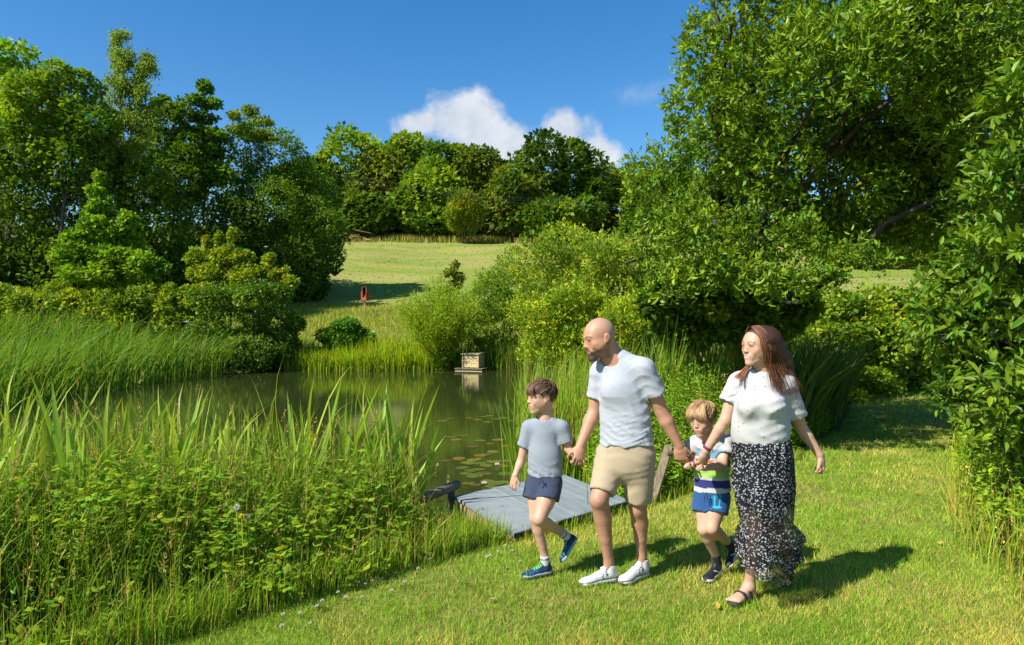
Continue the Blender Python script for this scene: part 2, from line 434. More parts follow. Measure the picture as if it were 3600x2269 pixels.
def crown_pts(r, lobes, n, shell=.55, sub=7, subr=.42, keep=.62):
    """points through the outer shell of a lumpy crown; lobes (x,y,z,rx,ry,rz). Returns points, outward dirs, lump ids"""
    lobes = np.asarray(lobes, float); L2 = []
    for l in lobes:
        L2.append(np.concatenate([l[:3], l[3:]*.82]))
        d = rdirs(r, sub); d[:, 2] = np.abs(d[:, 2])*.9-.25; d = nrm(d)
        for q in d: L2.append(np.concatenate([l[:3]+q*l[3:]*.72, l[3:]*subr*r.uniform(.75, 1.25)]))
    L2 = np.array(L2); wgt = L2[:, 3]*L2[:, 5]; wgt = wgt/wgt.sum()
    m = int(n*1.9); k = r.choice(len(L2), m, p=wgt); d = rdirs(r, m); rad = shell+(1.06-shell)*r.random(m)**.6
    p = L2[k, :3]+d*L2[k, 3:]*rad[:, None]
    dep = np.full(m, 9.0)
    for l in L2: dep = np.minimum(dep, np.sqrt((((p-l[:3])/l[3:])**2).sum(1)))
    ok = dep > keep; p = p[ok][:n]; return p, d[ok][:n], k[ok][:n]
def vary(r, base, n, hue=.10, val=.22, k=None, warm=None):
    c = np.tile(np.asarray(base, float), (n, 1)); v = 1+r.normal(0, val, n)
    if k is not None:
        kk = np.random.default_rng(3).normal(0, 1, 4000)[k % 4000]; v = v*(1+.14*kk); hsh = kk*.06
    else: hsh = 0
    c *= np.clip(v, .35, 2.0)[:, None]; h = r.normal(0, hue, n)+hsh; c[:, 0] *= np.clip(1+h*1.4, .3, 2.4); c[:, 2] *= np.clip(1-h, .3, 2)
    if warm is not None:
        m = r.random(n) < warm[1]; c[m] = np.asarray(warm[0])*(.7+.6*r.random((m.sum(), 1)))
    return c
def foliage(r, lobes, n, L, W, base, droop=-.25, out=.6, six=False, fold=0, twig=0, hue=.10, val=.22, shell=.55, sub=7, subr=.42, warm=None, keep=.62, aspect_j=.35):
    p, d, k = crown_pts(r, lobes, n if not twig else n//twig, shell, sub, subr, keep)
    if twig:   # sprigs: several leaves set along a short shoot
        m = len(p); sh = nrm(d*out+rdirs(r, m)*.55+np.array([0, 0, .25])); ln = L*r.uniform(1.4, 2.6, m)
        t = np.linspace(.05, 1, twig); pp = (p[:, None]+sh[:, None]*ln[:, None, None]*t[None, :, None]).reshape(-1, 3)
        a = np.repeat(sh, twig, 0); s0 = perp(r, a); ax = nrm(a*.55+s0*.8+rdirs(r, len(a))*.25+np.array([0, 0, droop*.5])); k = np.repeat(k, twig); p = pp
        tipc = np.tile(t, m)
    else:
        ax = nrm(d*out+rdirs(r, len(p))*.8+np.array([0, 0, droop])); tipc = None
    n2 = len(p); up = nrm(np.array([0, 0, 1.0])+rdirs(r, n2)*.75+(-TO_SUN*0)); side = nrm(np.cross(ax, up)); sc = np.clip(1+r.normal(0, aspect_j*.6, n2), .45, 1.7)
    c = vary(r, base, n2, hue, val, k, warm)
    if tipc is not None: c *= (.85+.3*tipc)[:, None]
    return leaves(p, ax, side, L*sc, W*sc*np.clip(1+r.normal(0, .12, n2), .6, 1.4), c, fold, six)
def limbs(mb, r, base, tips, r0, r1=.02, n=7, lean=.12):
    """trunk from base plus a limb to every tip"""
    base = np.asarray(base, float); tips = np.asarray(tips, float); top = tips[np.argmax(tips[:, 2])]
    m = 9; t = np.linspace(0, 1, m)[:, None]; wob = r.normal(0, lean, (m, 3))*[1, 1, 0]*t*(1-t)*4
    tr = base+(top-base)*t+wob*.6; rad = r0*(1-t[:, 0]*.86); rad[0] *= 1.35
    mb.tube(tr, rad, 8)
    for q in tips:
        h = np.clip((q[2]-base[2])/(top[2]-base[2]+1e-6)*.62, .12, .8); i = int(h*(m-1)); s = tr[i]
        if np.linalg.norm(q-s) < .1: continue
        tt = np.linspace(0, 1, 6)[:, None]; pts = s+(q-s)*tt+np.array([0, 0, 1])*np.linalg.norm(q-s)*.12*tt*(1-tt)*2+r.normal(0, .04, (6, 3))*np.linalg.norm(q-s)*tt
        mb.tube(pts, np.linspace(rad[i]*.6, r1, 6), 6)
def tree(name, base, lobes, n, L, W, col, label, cat, group=None, seed=1, trunk=.18, bark='bark', mt='leaf', **kw):
    """tree or bush: an Empty with trunk and crown"""
    r = np.random.default_rng(seed); base = np.asarray(base, float)
    e = empty(name, base, label, cat, group)
    mb = MB(); lb = np.array(lobes, float); lb[:, 3:] *= 1.10
    tips = lb[:, :3]+np.array([0, 0, .35])*lb[:, 5:6]
    limbs(mb, r, base-[0, 0, .1], tips, trunk, max(.012, trunk*.12)); mb.build('trunk', bark, e, smooth=True)
    V, F, C = foliage(r, lb, int(n*1.55), L*1.22, W*1.28, col, **kw)
    build('crown', V, F, mt, C, e, False)
    return e
def blobs(r, c, R, n, sz, flat=1.0, low=-.6):
    """random lobes filling an ellipsoid c,R"""
    out = []; c = np.asarray(c, float); R = np.asarray(R, float)
    for i in range(n):
        d = nrm(r.normal(size=3)); d[2] = max(d[2], low); q = c+d*R*r.uniform(.35, .8)
        s = sz*r.uniform(.75, 1.25); out.append([*q, s, s, s*flat])
    out.append([*c, *(R*.62)])
    return np.array(out)
def blades(base, h, lean, width, col, segs=3, bend=.5, face=None, tipw=.08, curve=2.0, r=RNG):
    """grass or reed blades: base (n,3), height h, horizontal lean vectors (n,3) -> V,F,C"""
    n = len(base); h = np.broadcast_to(h, n); width = np.broadcast_to(width, n); bend = np.broadcast_to(bend, n)
    if face is None:
        a = r.uniform(0, 2*math.pi, n); sd = np.stack([np.cos(a), np.sin(a), 0*a], 1)
    else: sd = face
    t = np.linspace(0, 1, segs+1)
    if segs == 1:
        tip = base+np.array([0, 0, 1.0])*h[:, None]+lean*(h*bend)[:, None]
        V = np.stack([base-sd*width[:, None]*.5, base+sd*width[:, None]*.5, tip], 1).reshape(-1, 3)
        return V, np.arange(3*n).reshape(-1, 3), np.repeat(col, 3, 0)
    P_ = base[:, None]+np.array([0, 0, 1.0])*(h[:, None]*(t-.28*np.abs(bend)[:, None]*t**3))[..., None]+lean[:, None]*(h[:, None]*bend[:, None]*t**curve)[..., None]
    w = width[:, None]*np.maximum(tipw, np.minimum(1, .75+.6*t)*(1-t**2.6))[None] if True else 0
    A = P_-sd[:, None]*w[..., None]*.5; B = P_+sd[:, None]*w[..., None]*.5
    V = np.stack([A, B], 2).reshape(-1, 3); k = segs+1
    b = (np.arange(n)*2*k)[:, None]; i = (np.arange(segs)*2)[None]
    F = np.stack([b+i, b+i+1, b+i+3, b+i+2], -1).reshape(-1, 4)
    C = (col[:, None]*(.95+.10*t)[None, :, None]).repeat(2, 1).reshape(-1, 3)
    return V, F, C
def scatter(r, poly, n):
    poly = np.asarray(poly, float); lo, hi = poly.min(0), poly.max(0); out = np.zeros((0, 2))
    while len(out) < n:
        q = r.uniform(lo, hi, (n*2, 2)); out = np.concatenate([out, q[poly_sd(q[:, 0], q[:, 1], poly) < 0]])
    q = out[:n]; return q
def on_ground(q, dz=0.0): return np.stack([q[:, 0], q[:, 1], ground_z(q[:, 0], q[:, 1])+dz], 1)
# ================================================================ far wood, left wood, bushes
def G(u, y): x = (u-512.0)/FPX*y; return np.array([x, y, float(ground_z(x, y))])
def lob(y, *ls):
    """lobes given as (u, v, r[, rv]) in the 1024 px frame at depth y"""
    out = []; k = y/FPX
    for i, l in enumerate(ls):
        c = Q(l[0], l[1], y+((i*37) % 7-3)*.12*l[2]*k); rx = l[2]*k; rz = (l[3] if len(l) > 3 else l[2])*k; out.append([*c, rx, rx*.95, rz])
    return np.array(out)
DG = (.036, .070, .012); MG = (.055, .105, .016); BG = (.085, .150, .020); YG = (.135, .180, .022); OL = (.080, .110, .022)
# ---- far wood on the hill crest
far_specs = [
 # u, y, lobes, colour, label
 (350, 128, [(352,158,34,26),(335,172,24),(372,165,22),(350,190,36)], (.060,.105,.018), 'tall fresh green tree with a domed crown in the hilltop wood'),
 (318, 126, [(318,182,20),(308,200,20),(330,205,20)], (.043,.080,.016), 'mid green tree where the hilltop wood meets the left wood'),
 (382, 124, [(384,178,24),(376,202,26),(398,205,24)], (.056,.080,.018), 'olive green tree in front of the domed tree in the hilltop wood'),
 (413, 132, [(413,150,20,14),(413,172,26)], (.060,.105,.018), 'pale green tree showing its rounded top above its hilltop neighbours'),
 (446, 128, [(446,165,26,20),(440,190,28),(462,185,22)], (.043,.080,.016), 'mid green tree under the white cloud in the hilltop wood'),
 (430, 120, [(428,195,28),(442,208,26),(412,210,24)], (.060,.105,.018), 'broad bright green tree at the front of the hilltop wood'),
 (480, 126, [(478,168,24,18),(492,182,24),(470,192,26)], (.056,.080,.018), 'brownish green tree between the bright tree and the big oak'),
 (550, 122, [(552,163,34,26),(530,180,26),(575,178,28),(548,198,40),(590,196,22),(515,200,20)], (.030,.060,.012), 'largest dark oak with a wide rounded crown on the hill crest'),
 (515, 118, [(512,200,26),(528,208,24),(498,212,20)], (.056,.080,.018), 'grey green tree standing in front of the big oak'),
 (605, 130, [(604,190,22),(618,205,24),(596,210,22)], (.056,.080,.018), 'thin grey green tree right of the big oak'),
 (640, 128, [(636,192,22),(655,205,26),(680,200,30)], (.060,.105,.018), 'yellowish green tree half hidden behind the willow by the path'),
 (365, 118, [(362,210,18,16),(380,214,16,14),(345,214,16,14)], (.030,.060,.012), 'dark low tree at the front left of the hilltop wood'),
 (545, 114, [(560,213,22,14),(540,216,20,12),(585,214,18,14),(520,219,16,10)], (.043,.080,.016), 'low scrub bush below the big oak at the wood edge'),
 (720, 120, [(720,205,40),(770,210,40),(690,215,30)], (.043,.080,.016), 'dark tree far behind the willow, glimpsed through its leaves'),
 (870, 112, [(860,225,40,30),(920,230,40,26),(990,225,45,32)], (.043,.080,.016), 'far tree across the field, seen under the willow branches'),
]
FAR = []
for i, (u, y, ls, c, lab) in enumerate(far_specs):
    lb = lob(y, *ls); lb = np.concatenate([lb, lob(y, (u, 222, ls[0][2]*.9, 12))])
    lb[:, 3:] *= 1.04
    FAR.append(tree('hilltop_tree' if i != 12 else 'scrub_bush', G(u, y), lb, 3900 if i != 7 else 7000, .69, .50, c, lab, 'tree' if i != 12 else 'bush', 'trees of the hilltop wood', 100+i, trunk=.35, sub=9, subr=.36, val=.18, shell=.6, keep=.7))
tree('willow_bush', G(465, 111), lob(111, (465,205,13,12),(460,216,15,12),(472,216,14,12),(466,225,15,10)), 4200, .5, .16, (.078,.105,.022), 'pale yellow green willow bush standing alone before the hilltop wood', 'bush', None, 140, trunk=.15, droop=.5, sub=7)
# filler mass of the wood behind the first rows: reads as one dark wall of leaves
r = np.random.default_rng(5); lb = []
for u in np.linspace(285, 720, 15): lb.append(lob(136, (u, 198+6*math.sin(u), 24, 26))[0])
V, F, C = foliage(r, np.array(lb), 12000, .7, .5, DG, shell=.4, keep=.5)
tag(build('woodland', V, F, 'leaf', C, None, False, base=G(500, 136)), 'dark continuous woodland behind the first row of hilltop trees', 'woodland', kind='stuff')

# ---- left wood
left_specs = [
 (5, 45, [(-15,80,34),(15,62,22),(22,85,24),(-30,130,40),(10,130,40)], BG, 'tree', 'ash-like light green tree at the outer end of the left wood', 9000, .20, .13),
 (45, 40, [(30,98,28),(62,90,24),(85,88,16),(45,130,34),(85,125,26),(20,150,34),(70,165,34)], (.066,.112,.018), 'tree', 'bushy bright green tree beside the tall birch in the left wood', 15000, .18, .12),
 (170, 49, [(168,122,14),(180,112,12),(165,145,20),(188,150,20),(178,180,30)], DG, 'tree', 'dark alder between the birch and the tiered spire tree', 9000, .17, .12),
 (262, 53, [(245,150,26),(228,175,30),(278,158,26),(298,190,30),(260,205,38),(312,225,26),(325,255,18),(300,255,24),(270,250,30)], (.045,.085,.017), 'tree', 'broad dark sallow tree at the meadow end of the left wood', 22000, .16, .09),
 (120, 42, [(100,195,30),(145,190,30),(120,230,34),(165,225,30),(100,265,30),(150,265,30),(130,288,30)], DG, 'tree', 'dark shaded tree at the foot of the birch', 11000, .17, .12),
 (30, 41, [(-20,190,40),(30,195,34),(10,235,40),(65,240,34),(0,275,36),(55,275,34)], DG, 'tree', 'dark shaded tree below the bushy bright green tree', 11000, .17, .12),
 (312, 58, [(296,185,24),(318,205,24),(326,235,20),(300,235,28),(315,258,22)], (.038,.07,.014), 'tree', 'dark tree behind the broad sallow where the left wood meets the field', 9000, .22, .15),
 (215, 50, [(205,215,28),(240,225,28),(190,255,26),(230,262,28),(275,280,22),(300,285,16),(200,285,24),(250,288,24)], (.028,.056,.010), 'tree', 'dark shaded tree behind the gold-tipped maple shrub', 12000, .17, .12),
]
for i, (u, y, ls, c, cat, lab, n, L, W) in enumerate(left_specs):
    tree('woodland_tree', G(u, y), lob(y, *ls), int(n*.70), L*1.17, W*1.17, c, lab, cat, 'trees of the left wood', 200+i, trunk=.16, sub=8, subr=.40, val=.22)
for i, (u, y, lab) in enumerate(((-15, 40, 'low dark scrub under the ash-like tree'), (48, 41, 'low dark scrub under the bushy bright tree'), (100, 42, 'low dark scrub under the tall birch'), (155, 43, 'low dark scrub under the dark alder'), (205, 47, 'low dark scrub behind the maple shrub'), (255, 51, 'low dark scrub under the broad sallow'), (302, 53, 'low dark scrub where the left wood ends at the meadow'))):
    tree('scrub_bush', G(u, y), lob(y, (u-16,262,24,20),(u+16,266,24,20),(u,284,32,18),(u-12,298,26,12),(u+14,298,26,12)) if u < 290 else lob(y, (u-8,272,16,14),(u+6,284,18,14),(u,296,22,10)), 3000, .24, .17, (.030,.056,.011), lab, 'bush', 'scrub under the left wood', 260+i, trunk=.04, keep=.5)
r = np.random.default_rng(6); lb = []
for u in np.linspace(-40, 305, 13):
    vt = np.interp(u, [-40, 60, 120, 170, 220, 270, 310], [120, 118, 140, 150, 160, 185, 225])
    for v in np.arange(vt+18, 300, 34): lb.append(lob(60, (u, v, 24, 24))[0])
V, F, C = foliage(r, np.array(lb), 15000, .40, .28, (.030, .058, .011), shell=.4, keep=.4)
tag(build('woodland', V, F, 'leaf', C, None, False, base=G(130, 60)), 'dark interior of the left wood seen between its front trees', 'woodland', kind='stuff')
# birch: weeping strings of small leaves off a pale stem
def birch(u, y, label, seed, spec):
    r = np.random.default_rng(seed); b = G(u, y); e = empty('birch_tree', b, label, 'tree'); mb = MB()
    VV = []; FF = []; CC = []; n0 = 0
    for (uu, vt, vb, w) in spec:
        top = Q(uu, vt, y); bot = Q(uu, vb, y); t = np.linspace(0, 1, 12)[:, None]
        st = (b if uu == spec[0][0] else Q(spec[0][0], vb+10, y)); tr = st+(top-st)*t+r.normal(0, .05, (12, 3))*[1, 1, 0]
        mb.tube(tr, np.linspace(.13, .015, 12), 7)
        for j in range(int(46*(vb-vt)/100)):
            q = r.random()**.85; z = top[2]-(top[2]-bot[2])*q; wd = w*y/FPX*(.25+.95*q**.7)*r.uniform(.5, 1.1); a = r.uniform(0, 2*math.pi)
            s = np.array([np.interp(z, tr[:, 2], tr[:, k]) for k in range(3)]); s[2] = z-.15*wd
            tip = s+np.array([math.cos(a), math.sin(a), .35])*wd; tt = np.linspace(0, 1, 5)[:, None]; br = s+(tip-s)*tt
            mb.tube(br, np.linspace(.03, .008, 5), 4)
            m = 190; f = r.random(m)**.6; p = s+(tip-s)*f[:, None]+r.normal(0, .16, (m, 3)); p[:, 2] -= np.abs(r.normal(0, .38, m))*f
            ax = nrm(rdirs(r, m)*.7+[0, 0, -.7]); c = vary(r, (.085, .125, .030), m, .1, .22); v, fcs, cc = leaves(p, ax, perp(r, ax), .15, .10, c)
            VV.append(v); FF.append(fcs+n0); CC.append(cc); n0 += len(v)
    mb.build('trunk', 'birch_bark', e, smooth=True); build('crown', np.concatenate(VV), np.concatenate(FF), 'leaf', np.concatenate(CC), e, False)
birch(121, 43, 'tall slender birch with drooping twigs, highest tree of the left wood', 31, [(121,28,190,30),(149,52,170,22)])
# tiered young sycamore
tree('spire_tree', G(205, 50), lob(50, (205,88,7,6),(198,100,10,5),(212,104,11,5),(204,118,13,6),(196,133,13,6),(214,136,12,6),(205,152,17,8),(207,175,20,12),(160,106,10,9),(176,112,9,7)), 6500, .20, .16, (.05,.10,.018), 'young spire-shaped tree with tiered leaf clusters rising from the left wood', 'tree', None, 41, trunk=.10, keep=.3, shell=.2)
tree('spire_tree', G(252, 53), lob(53, (236,116,8,5),(250,112,9,6),(262,122,10,6),(240,130,12,7),(258,136,14,8)), 2600, .16, .10, OL, 'thin airy tree top showing sky through its twigs beside the broad sallow', 'tree', None, 43, trunk=.06, keep=.2, shell=.1)
# shrubs in front of the left wood
tree('sapling', G(102, 33), lob(33, (99,178,5,7),(96,192,9,6),(104,205,10,7),(92,214,8,5),(98,228,16,10),(78,240,15,9),(118,238,18,10),(128,222,8,10),(90,256,24,12),(122,258,24,12),(62,256,14,8),(140,268,22,12),(105,275,30,14)), 12500, .16, .11, (.068,.125,.018), 'fresh green young oak with a leafy leader in front of the left wood', 'tree', None, 51, trunk=.09, keep=.4, shell=.3)
tree('maple_shrub', G(228, 31.6), lob(31.6, (206,246,4,9),(218,240,4,8),(233,236,4,9),(198,258,10,8),(222,256,13,11),(240,258,11,9),(212,274,20,11),(245,276,18,11),(226,292,26,12),(268,262,6,8),(280,274,9,8),(290,282,9,6)), 12000, .11, .075, (.095,.135,.020), 'maple shrub with orange-gold young tips above the hawthorn', 'shrub', None, 53, trunk=.06, keep=.3, shell=.25, warm=((.16,.07,.02), .04))
tree('hawthorn_bush', G(250, 31.0), lob(30.6, (214,302,24,16),(258,298,28,20),(238,322,36,22),(276,322,24,20),(212,342,26,18),(250,348,40,20),(286,348,18,16),(236,364,40,9)), 19000, .095, .066, (.042,.082,.014), 'rounded hawthorn bush with fading white blossom hanging over the water', 'bush', None, 55, trunk=.07, mt='leaf_gloss', warm=((.28,.25,.24), .012))
for i, (u, w, where) in enumerate(((-6, 26, 'at the outer end of the reed bed'), (40, 30, 'below the bushy bright green tree'), (88, 30, 'in front of the young oak sapling'), (135, 28, 'between the young oak sapling and the maple shrub'), (178, 22, 'next to the hogweed and the hawthorn'))):
    tree('bramble_bush', G(u, 33.0), lob(32.6, (u-w*.5,306,w*.65,18),(u+w*.4,301,w*.65,17),(u,320,w*.95,20),(u+4,336,w*.95,14)), 5600, .125, .092, (.090,.130,.022), 'yellow green bramble mound '+where, 'bramble', 'bramble mounds behind the reed bed', 60+i, trunk=.02, keep=.55, warm=((.20,.18,.16), .012))
# bank bushes across the pond
tree('sallow_bush', G(346, 32.2), lob(32, (346,326,12,9),(338,338,17,12),(354,340,17,12),(346,354,24,12),(332,358,14,8),(362,360,12,8)), 8500, .11, .06, (.040,.100,.016), 'small rounded green bush alone on the far bank among yellow sedge', 'bush', None, 71, trunk=.04, mt='leaf_gloss')
def feathery(u, y, lbl, seed, v0, v1, w, n, c):
    r = np.random.default_rng(seed); b = G(u, y); e = empty('osier_willow', b, lbl, 'willow'); mb = MB(); VV = []; FF = []; CC = []; n0 = 0
    zt = Q(u, v0, y)[2]
    for j in range(n):
        a = r.uniform(0, 2*math.pi); q = r.random()**.5; h = (zt-b[2])*r.uniform(.62, 1.06)*(1-.3*q); tip = b+np.array([math.cos(a)*q*w*y/FPX*.95, math.sin(a)*q*w*y/FPX*.8, h])
        t = np.linspace(0, 1, 6)[:, None]; s = b+(tip-b)*t*[1, 1, 1]-np.array([0, 0, 1])*0; s = b+(tip-b)*np.concatenate([t**1.5, t**1.5, t**.8], 1)
        mb.tube(s, np.linspace(.018, .003, 6), 4, False)
        m = 170; f = .10+.90*r.random(m); p = np.stack([np.interp(f, t[:, 0], s[:, k]) for k in range(3)], 1)+r.normal(0, .12, (m, 3))
        d = nrm(s[-1]-s[-3]); ax = nrm(d*.7+rdirs(r, m)*.6); cc = vary(r, c, m, .08, .2); v, fc, cc = leaves(p, ax, perp(r, ax), .15, .034, cc); VV.append(v); FF.append(fc+n0); CC.append(cc); n0 += len(v)
    mb.build('stem', 'bark', e, smooth=True); build('crown', np.concatenate(VV), np.concatenate(FF), 'leaf', np.concatenate(CC), e, False)
feathery(440, 30.8, 'feathery pale green osier willow leaning over the far bank', 73, 276, 368, 46, 260, (.125,.175,.022))
tree('sapling', G(455, 33.5), lob(33.5, (455,266,4,5),(450,274,6,4),(460,277,5,4),(455,285,7,6),(448,292,7,5)), 700, .12, .08, (.07,.09,.02), 'small bronze-green sapling poking up behind the osier willow', 'tree', None, 75, trunk=.03, keep=.2)
mid = [
 (500, 32.6, [(492,300,26,22),(510,285,24,20),(502,330,28,20),(495,350,24,16)], (.070,.115,.020), 'dark leafy willow bush beside the duck house'),
 (560, 26.5, [(535,262,28,20),(565,248,30,18),(590,255,26,18),(552,285,36,24),(585,290,32,24),(540,310,30,22)], (.110,.152,.030), 'large grey green willow bush in the middle of the far bank'),
 (620, 24.5, [(610,262,24,18),(635,270,26,20),(615,295,34,24),(648,300,28,24)], (.095,.135,.026), 'grey green willow bush between the large bush and the tree over the path'),
 (562, 23.5, [(545,318,22,16),(568,308,24,16),(590,320,22,16),(555,340,30,16),(585,345,28,16),(540,352,20,12),(575,360,30,10)], (.105,.148,.020), 'low yellow green bush at the water edge behind the people'),
 (640, 22.0, [(625,325,24,18),(650,318,24,18),(635,348,30,18),(665,345,24,18)], (.110,.150,.022), 'olive willow bush just beyond the cattails'),
]
for i, (u, y, ls, c, lab) in enumerate(mid):
    tree('willow_bush', G(u, y), lob(y, *ls), 10500, .11, .045, c, lab, 'bush', 'willow bushes along the right bank', 80+i, trunk=.06, droop=.15, val=.24, twig=5)

for i, (u, w, lab) in enumerate(((850, 26, 'far hedge bush nearest the willow branches, across the field'), (905, 30, 'far hedge bush in the middle of the gap under the willow'), (965, 32, 'far hedge bush beyond the willow shrub'))):
    tree('hedge_bush', G(u, 76), lob(76, (u-w*.5,258,w*.6,9),(u+w*.5,256,w*.6,10),(u,263,w,8)), 2200, .34, .24, (.06,.085,.018), lab, 'bush', 'hedge across the far field', 150+i, trunk=.06)
# ================================================================ the big willow over the path and the hedge on the right
WL = (.067, .112, .018)
def big_willow():
    r = np.random.default_rng(301); b = np.array([4.3, 12.6, float(ground_z(4.3, 12.6))])
    e = empty('goat_willow', b, 'large spreading willow with broad leaves overhanging the mown path', 'tree')
    ls = lob(9.4, (735,15,46),(700,60,26,34),(705,110,38),(672,150,30),(650,180,26),(640,215,20),(690,185,40),(660,240,26),(700,245,38),(650,272,18,14),(690,285,26,14),(735,270,34,26),
             (760,90,55),(765,170,55),(770,240,46,36),(800,20,60),(740,-60,50),(820,-70,70),(655,262,22,20),(672,290,20,10),(715,292,26,12),(755,288,30,14),(795,262,36,26),(875,262,24,12),(640,240,20,22),(815,285,30,12),(850,262,26,14))
    ls = np.concatenate([ls, lob(8.6, (660,285,20,16),(700,268,30,22),(745,282,30,16),(790,284,30,14),(680,225,28))])
    ls = np.concatenate([ls, lob(8.3, (840,60,56),(845,262,30,16),(905,40,60),(900,-50,70),(985,20,66),(1000,110,66),(1010,200,60))])
    ls = np.concatenate([ls, lob(10.6, (900,100,90),(800,120,90),(990,120,100),(1080,60,100),(1080,180,90))])
    mb = MB()
    tips = ls[::2, :3]; limbs(mb, r, b-[0, 0, .1], tips, .17, .018, lean=.2)
    mb.build('trunk', 'bark', e, smooth=True)
    near = ls[:, 1] < 8.95; parts = []
    parts.append(foliage(r, ls[~near], 88000, .075, .038, WL, droop=-.1, twig=7, val=.24, hue=.10, shell=.45, sub=9, subr=.40, keep=.55))
    parts.append(foliage(r, ls[near], 24000, .086, .036, WL, droop=-.1, six=True, fold=.22, twig=7, val=.24, hue=.10, shell=.45, sub=9, subr=.40, keep=.55))
    # foliage on the far side of the crown
    deep = lob(11.8, (760,60,70),(840,20,80),(930,40,90),(1020,60,90),(800,150,80),(890,140,90),(980,150,90),(1050,170,80),(760,220,60),(840,225,60,34),(930,225,60,36),(1010,240,60,40),(720,140,46),(705,220,40))
    fill = lob(10.4, (865,185,50,44),(925,190,50,44),(895,235,48,30),(960,230,44,36),(850,130,50),(935,130,50),(820,225,40,30),(980,170,44),(900,160,50))
    b1, b2 = foliage(r, deep, 15000, .16, .08, WL, val=.2, shell=.3, keep=.35), foliage(r, fill, 20000, .105, .052, WL, val=.22, shell=.05, keep=.0)
    parts.insert(1, (np.concatenate([b1[0], b2[0]]), np.concatenate([b1[1], b2[1]+len(b1[0])]), np.concatenate([b1[2], b2[2]])))
    V = np.concatenate([q[0] for q in parts]); F = np.concatenate([parts[0][1], parts[1][1]+len(parts[0][0]), parts[2][1]+len(parts[0][0])+len(parts[1][0])]); C = np.concatenate([q[2] for q in parts])
    o = build('crown', V, F, 'leaf_gloss', C, e, False)
    # pale fluffy seed catkins on the sunny side
    p, d, k = crown_pts(r, ls[:14], 260, .9, 8, .4, .8); ax = nrm(d+[0, 0, .8]); m = MB()
    VV, FF, CC = leaves(np.repeat(p, 3, 0), np.repeat(ax, 3, 0), perp(r, np.repeat(ax, 3, 0)), .07, .022, vary(r, (.13, .13, .085), len(p)*3, .05, .15), .2, True)
    build('catkin', VV, FF, 'leaf', CC, e, False)['kind'] = 'stuff'
big_willow()
def leaf_template(name, fold=.25, curl=.12):
    """a single willow leaf along +X, 1 long"""
    xs = np.linspace(0, 1, 7); w = .185*np.sin(math.pi*xs**.85)**.8; w[0] = .01; w[-1] = .0; z = -curl*xs**2
    V = []
    for x, ww, zz in zip(xs, w, z): V += [(x, -ww, zz+fold*ww), (x, 0, zz), (x, ww, zz+fold*ww)]
    F = []
    for i in range(6): b = i*3; F += [(b, b+1, b+4, b+3), (b+1, b+2, b+5, b+4)]
    return np.array(V), np.array(F)
def near_hedge():
    r = np.random.default_rng(302); b = np.array([4.6, 6.4, 0.0])
    e = empty('willow_shrub', b, 'large-leaved willow shrub bordering the right side of the path', 'shrub')
    ls = np.concatenate([lob(5.9, (960,330,30,24),(1000,290,40,30),(950,290,22,14),(1010,350,44,36),(975,395,30,24),(1020,420,40,34),(1060,330,60,60),(985,265,26,16),(1040,240,50,36)),
                         lob(5.2, (1010,250,34,20),(1025,180,40,34),(1035,300,40,40),(1020,400,32,30),(1040,110,40,34))])
    mb = MB(); limbs(mb, r, b, ls[:, :3], .08, .01); mb.build('trunk', 'bark', e, smooth=True)
    p, d, k = crown_pts(r, ls, 2100, .45, 8, .42, .5); m = len(p); tw = 7; L0 = .092
    sh = nrm(d*.6+rdirs(r, m)*.5+np.array([-.15, -.15, .3])); ln = L0*r.uniform(1.4, 2.6, m); t = np.linspace(.05, 1, tw)
    pp = (p[:, None]+sh[:, None]*ln[:, None, None]*t[None, :, None]).reshape(-1, 3); a = np.repeat(sh, tw, 0)
    ax = nrm(a*.55+perp(r, a)*.8+rdirs(r, len(a))*.2); up = nrm(np.array([0, 0, 1.0])+rdirs(r, len(a))*.6); sd = nrm(np.cross(up, ax)); nn = np.cross(ax, sd)
    sc = L0*np.clip(1+r.normal(0, .22, len(a)), .5, 1.6); col = vary(r, (.058, .105, .020), len(a), .09, .2, np.repeat(k, tw))
    # the 300 leaves that show largest are single leaves, the rest one mass
    pix = sc*FPX/pp[:, 1]; u = 512+pp[:, 0]/pp[:, 1]*FPX; vis = (u < 1024); rank = np.where(vis, pix*np.abs(nn[:, 1])*(1.2-(pp[:, 1]-pp[:, 1].min())/3), 0); big = np.argsort(-rank)[:300]; rest = np.setdiff1d(np.arange(len(pp)), big)
    V, F, C = leaves(pp[rest], ax[rest], sd[rest], sc[rest], sc[rest]*.38, col[rest], .2, True)
    build('crown', V, F, 'leaf_gloss', C, e, False)['kind'] = 'stuff'
    tv, tf = leaf_template('leaf'); tmpl = []
    for q in range(6):
        c = np.array([.058, .105, .020])*[.8+.12*q*.9, .85+.07*q, .9]; tmpl.append(mesh_data('leaf', tv, tf, 'leaf_gloss', np.tile(c, (len(tv), 1)), True))
    from mathutils import Matrix
    for i in big:
        o = link('leaf', tmpl[int(r.integers(6))], e); M = Matrix.Identity(4)
        for a_, vec in enumerate((ax[i], sd[i], nn[i])):
            for b_ in range(3): M[b_][a_] = float(vec[b_]*sc[i])
        for b_ in range(3): M[b_][3] = float(pp[i][b_]-b[b_])
        o.matrix_basis = M
    mb = MB()
    for i in range(0, m, 2): mb.tube([p[i]-sh[i]*.05, p[i]+sh[i]*ln[i]], [.004, .002], 4, False)
    build('twig', np.concatenate(mb.V), [np.asarray(f) for f in mb.F.values()], 'bark', None, e, True)['kind'] = 'stuff'
near_hedge()
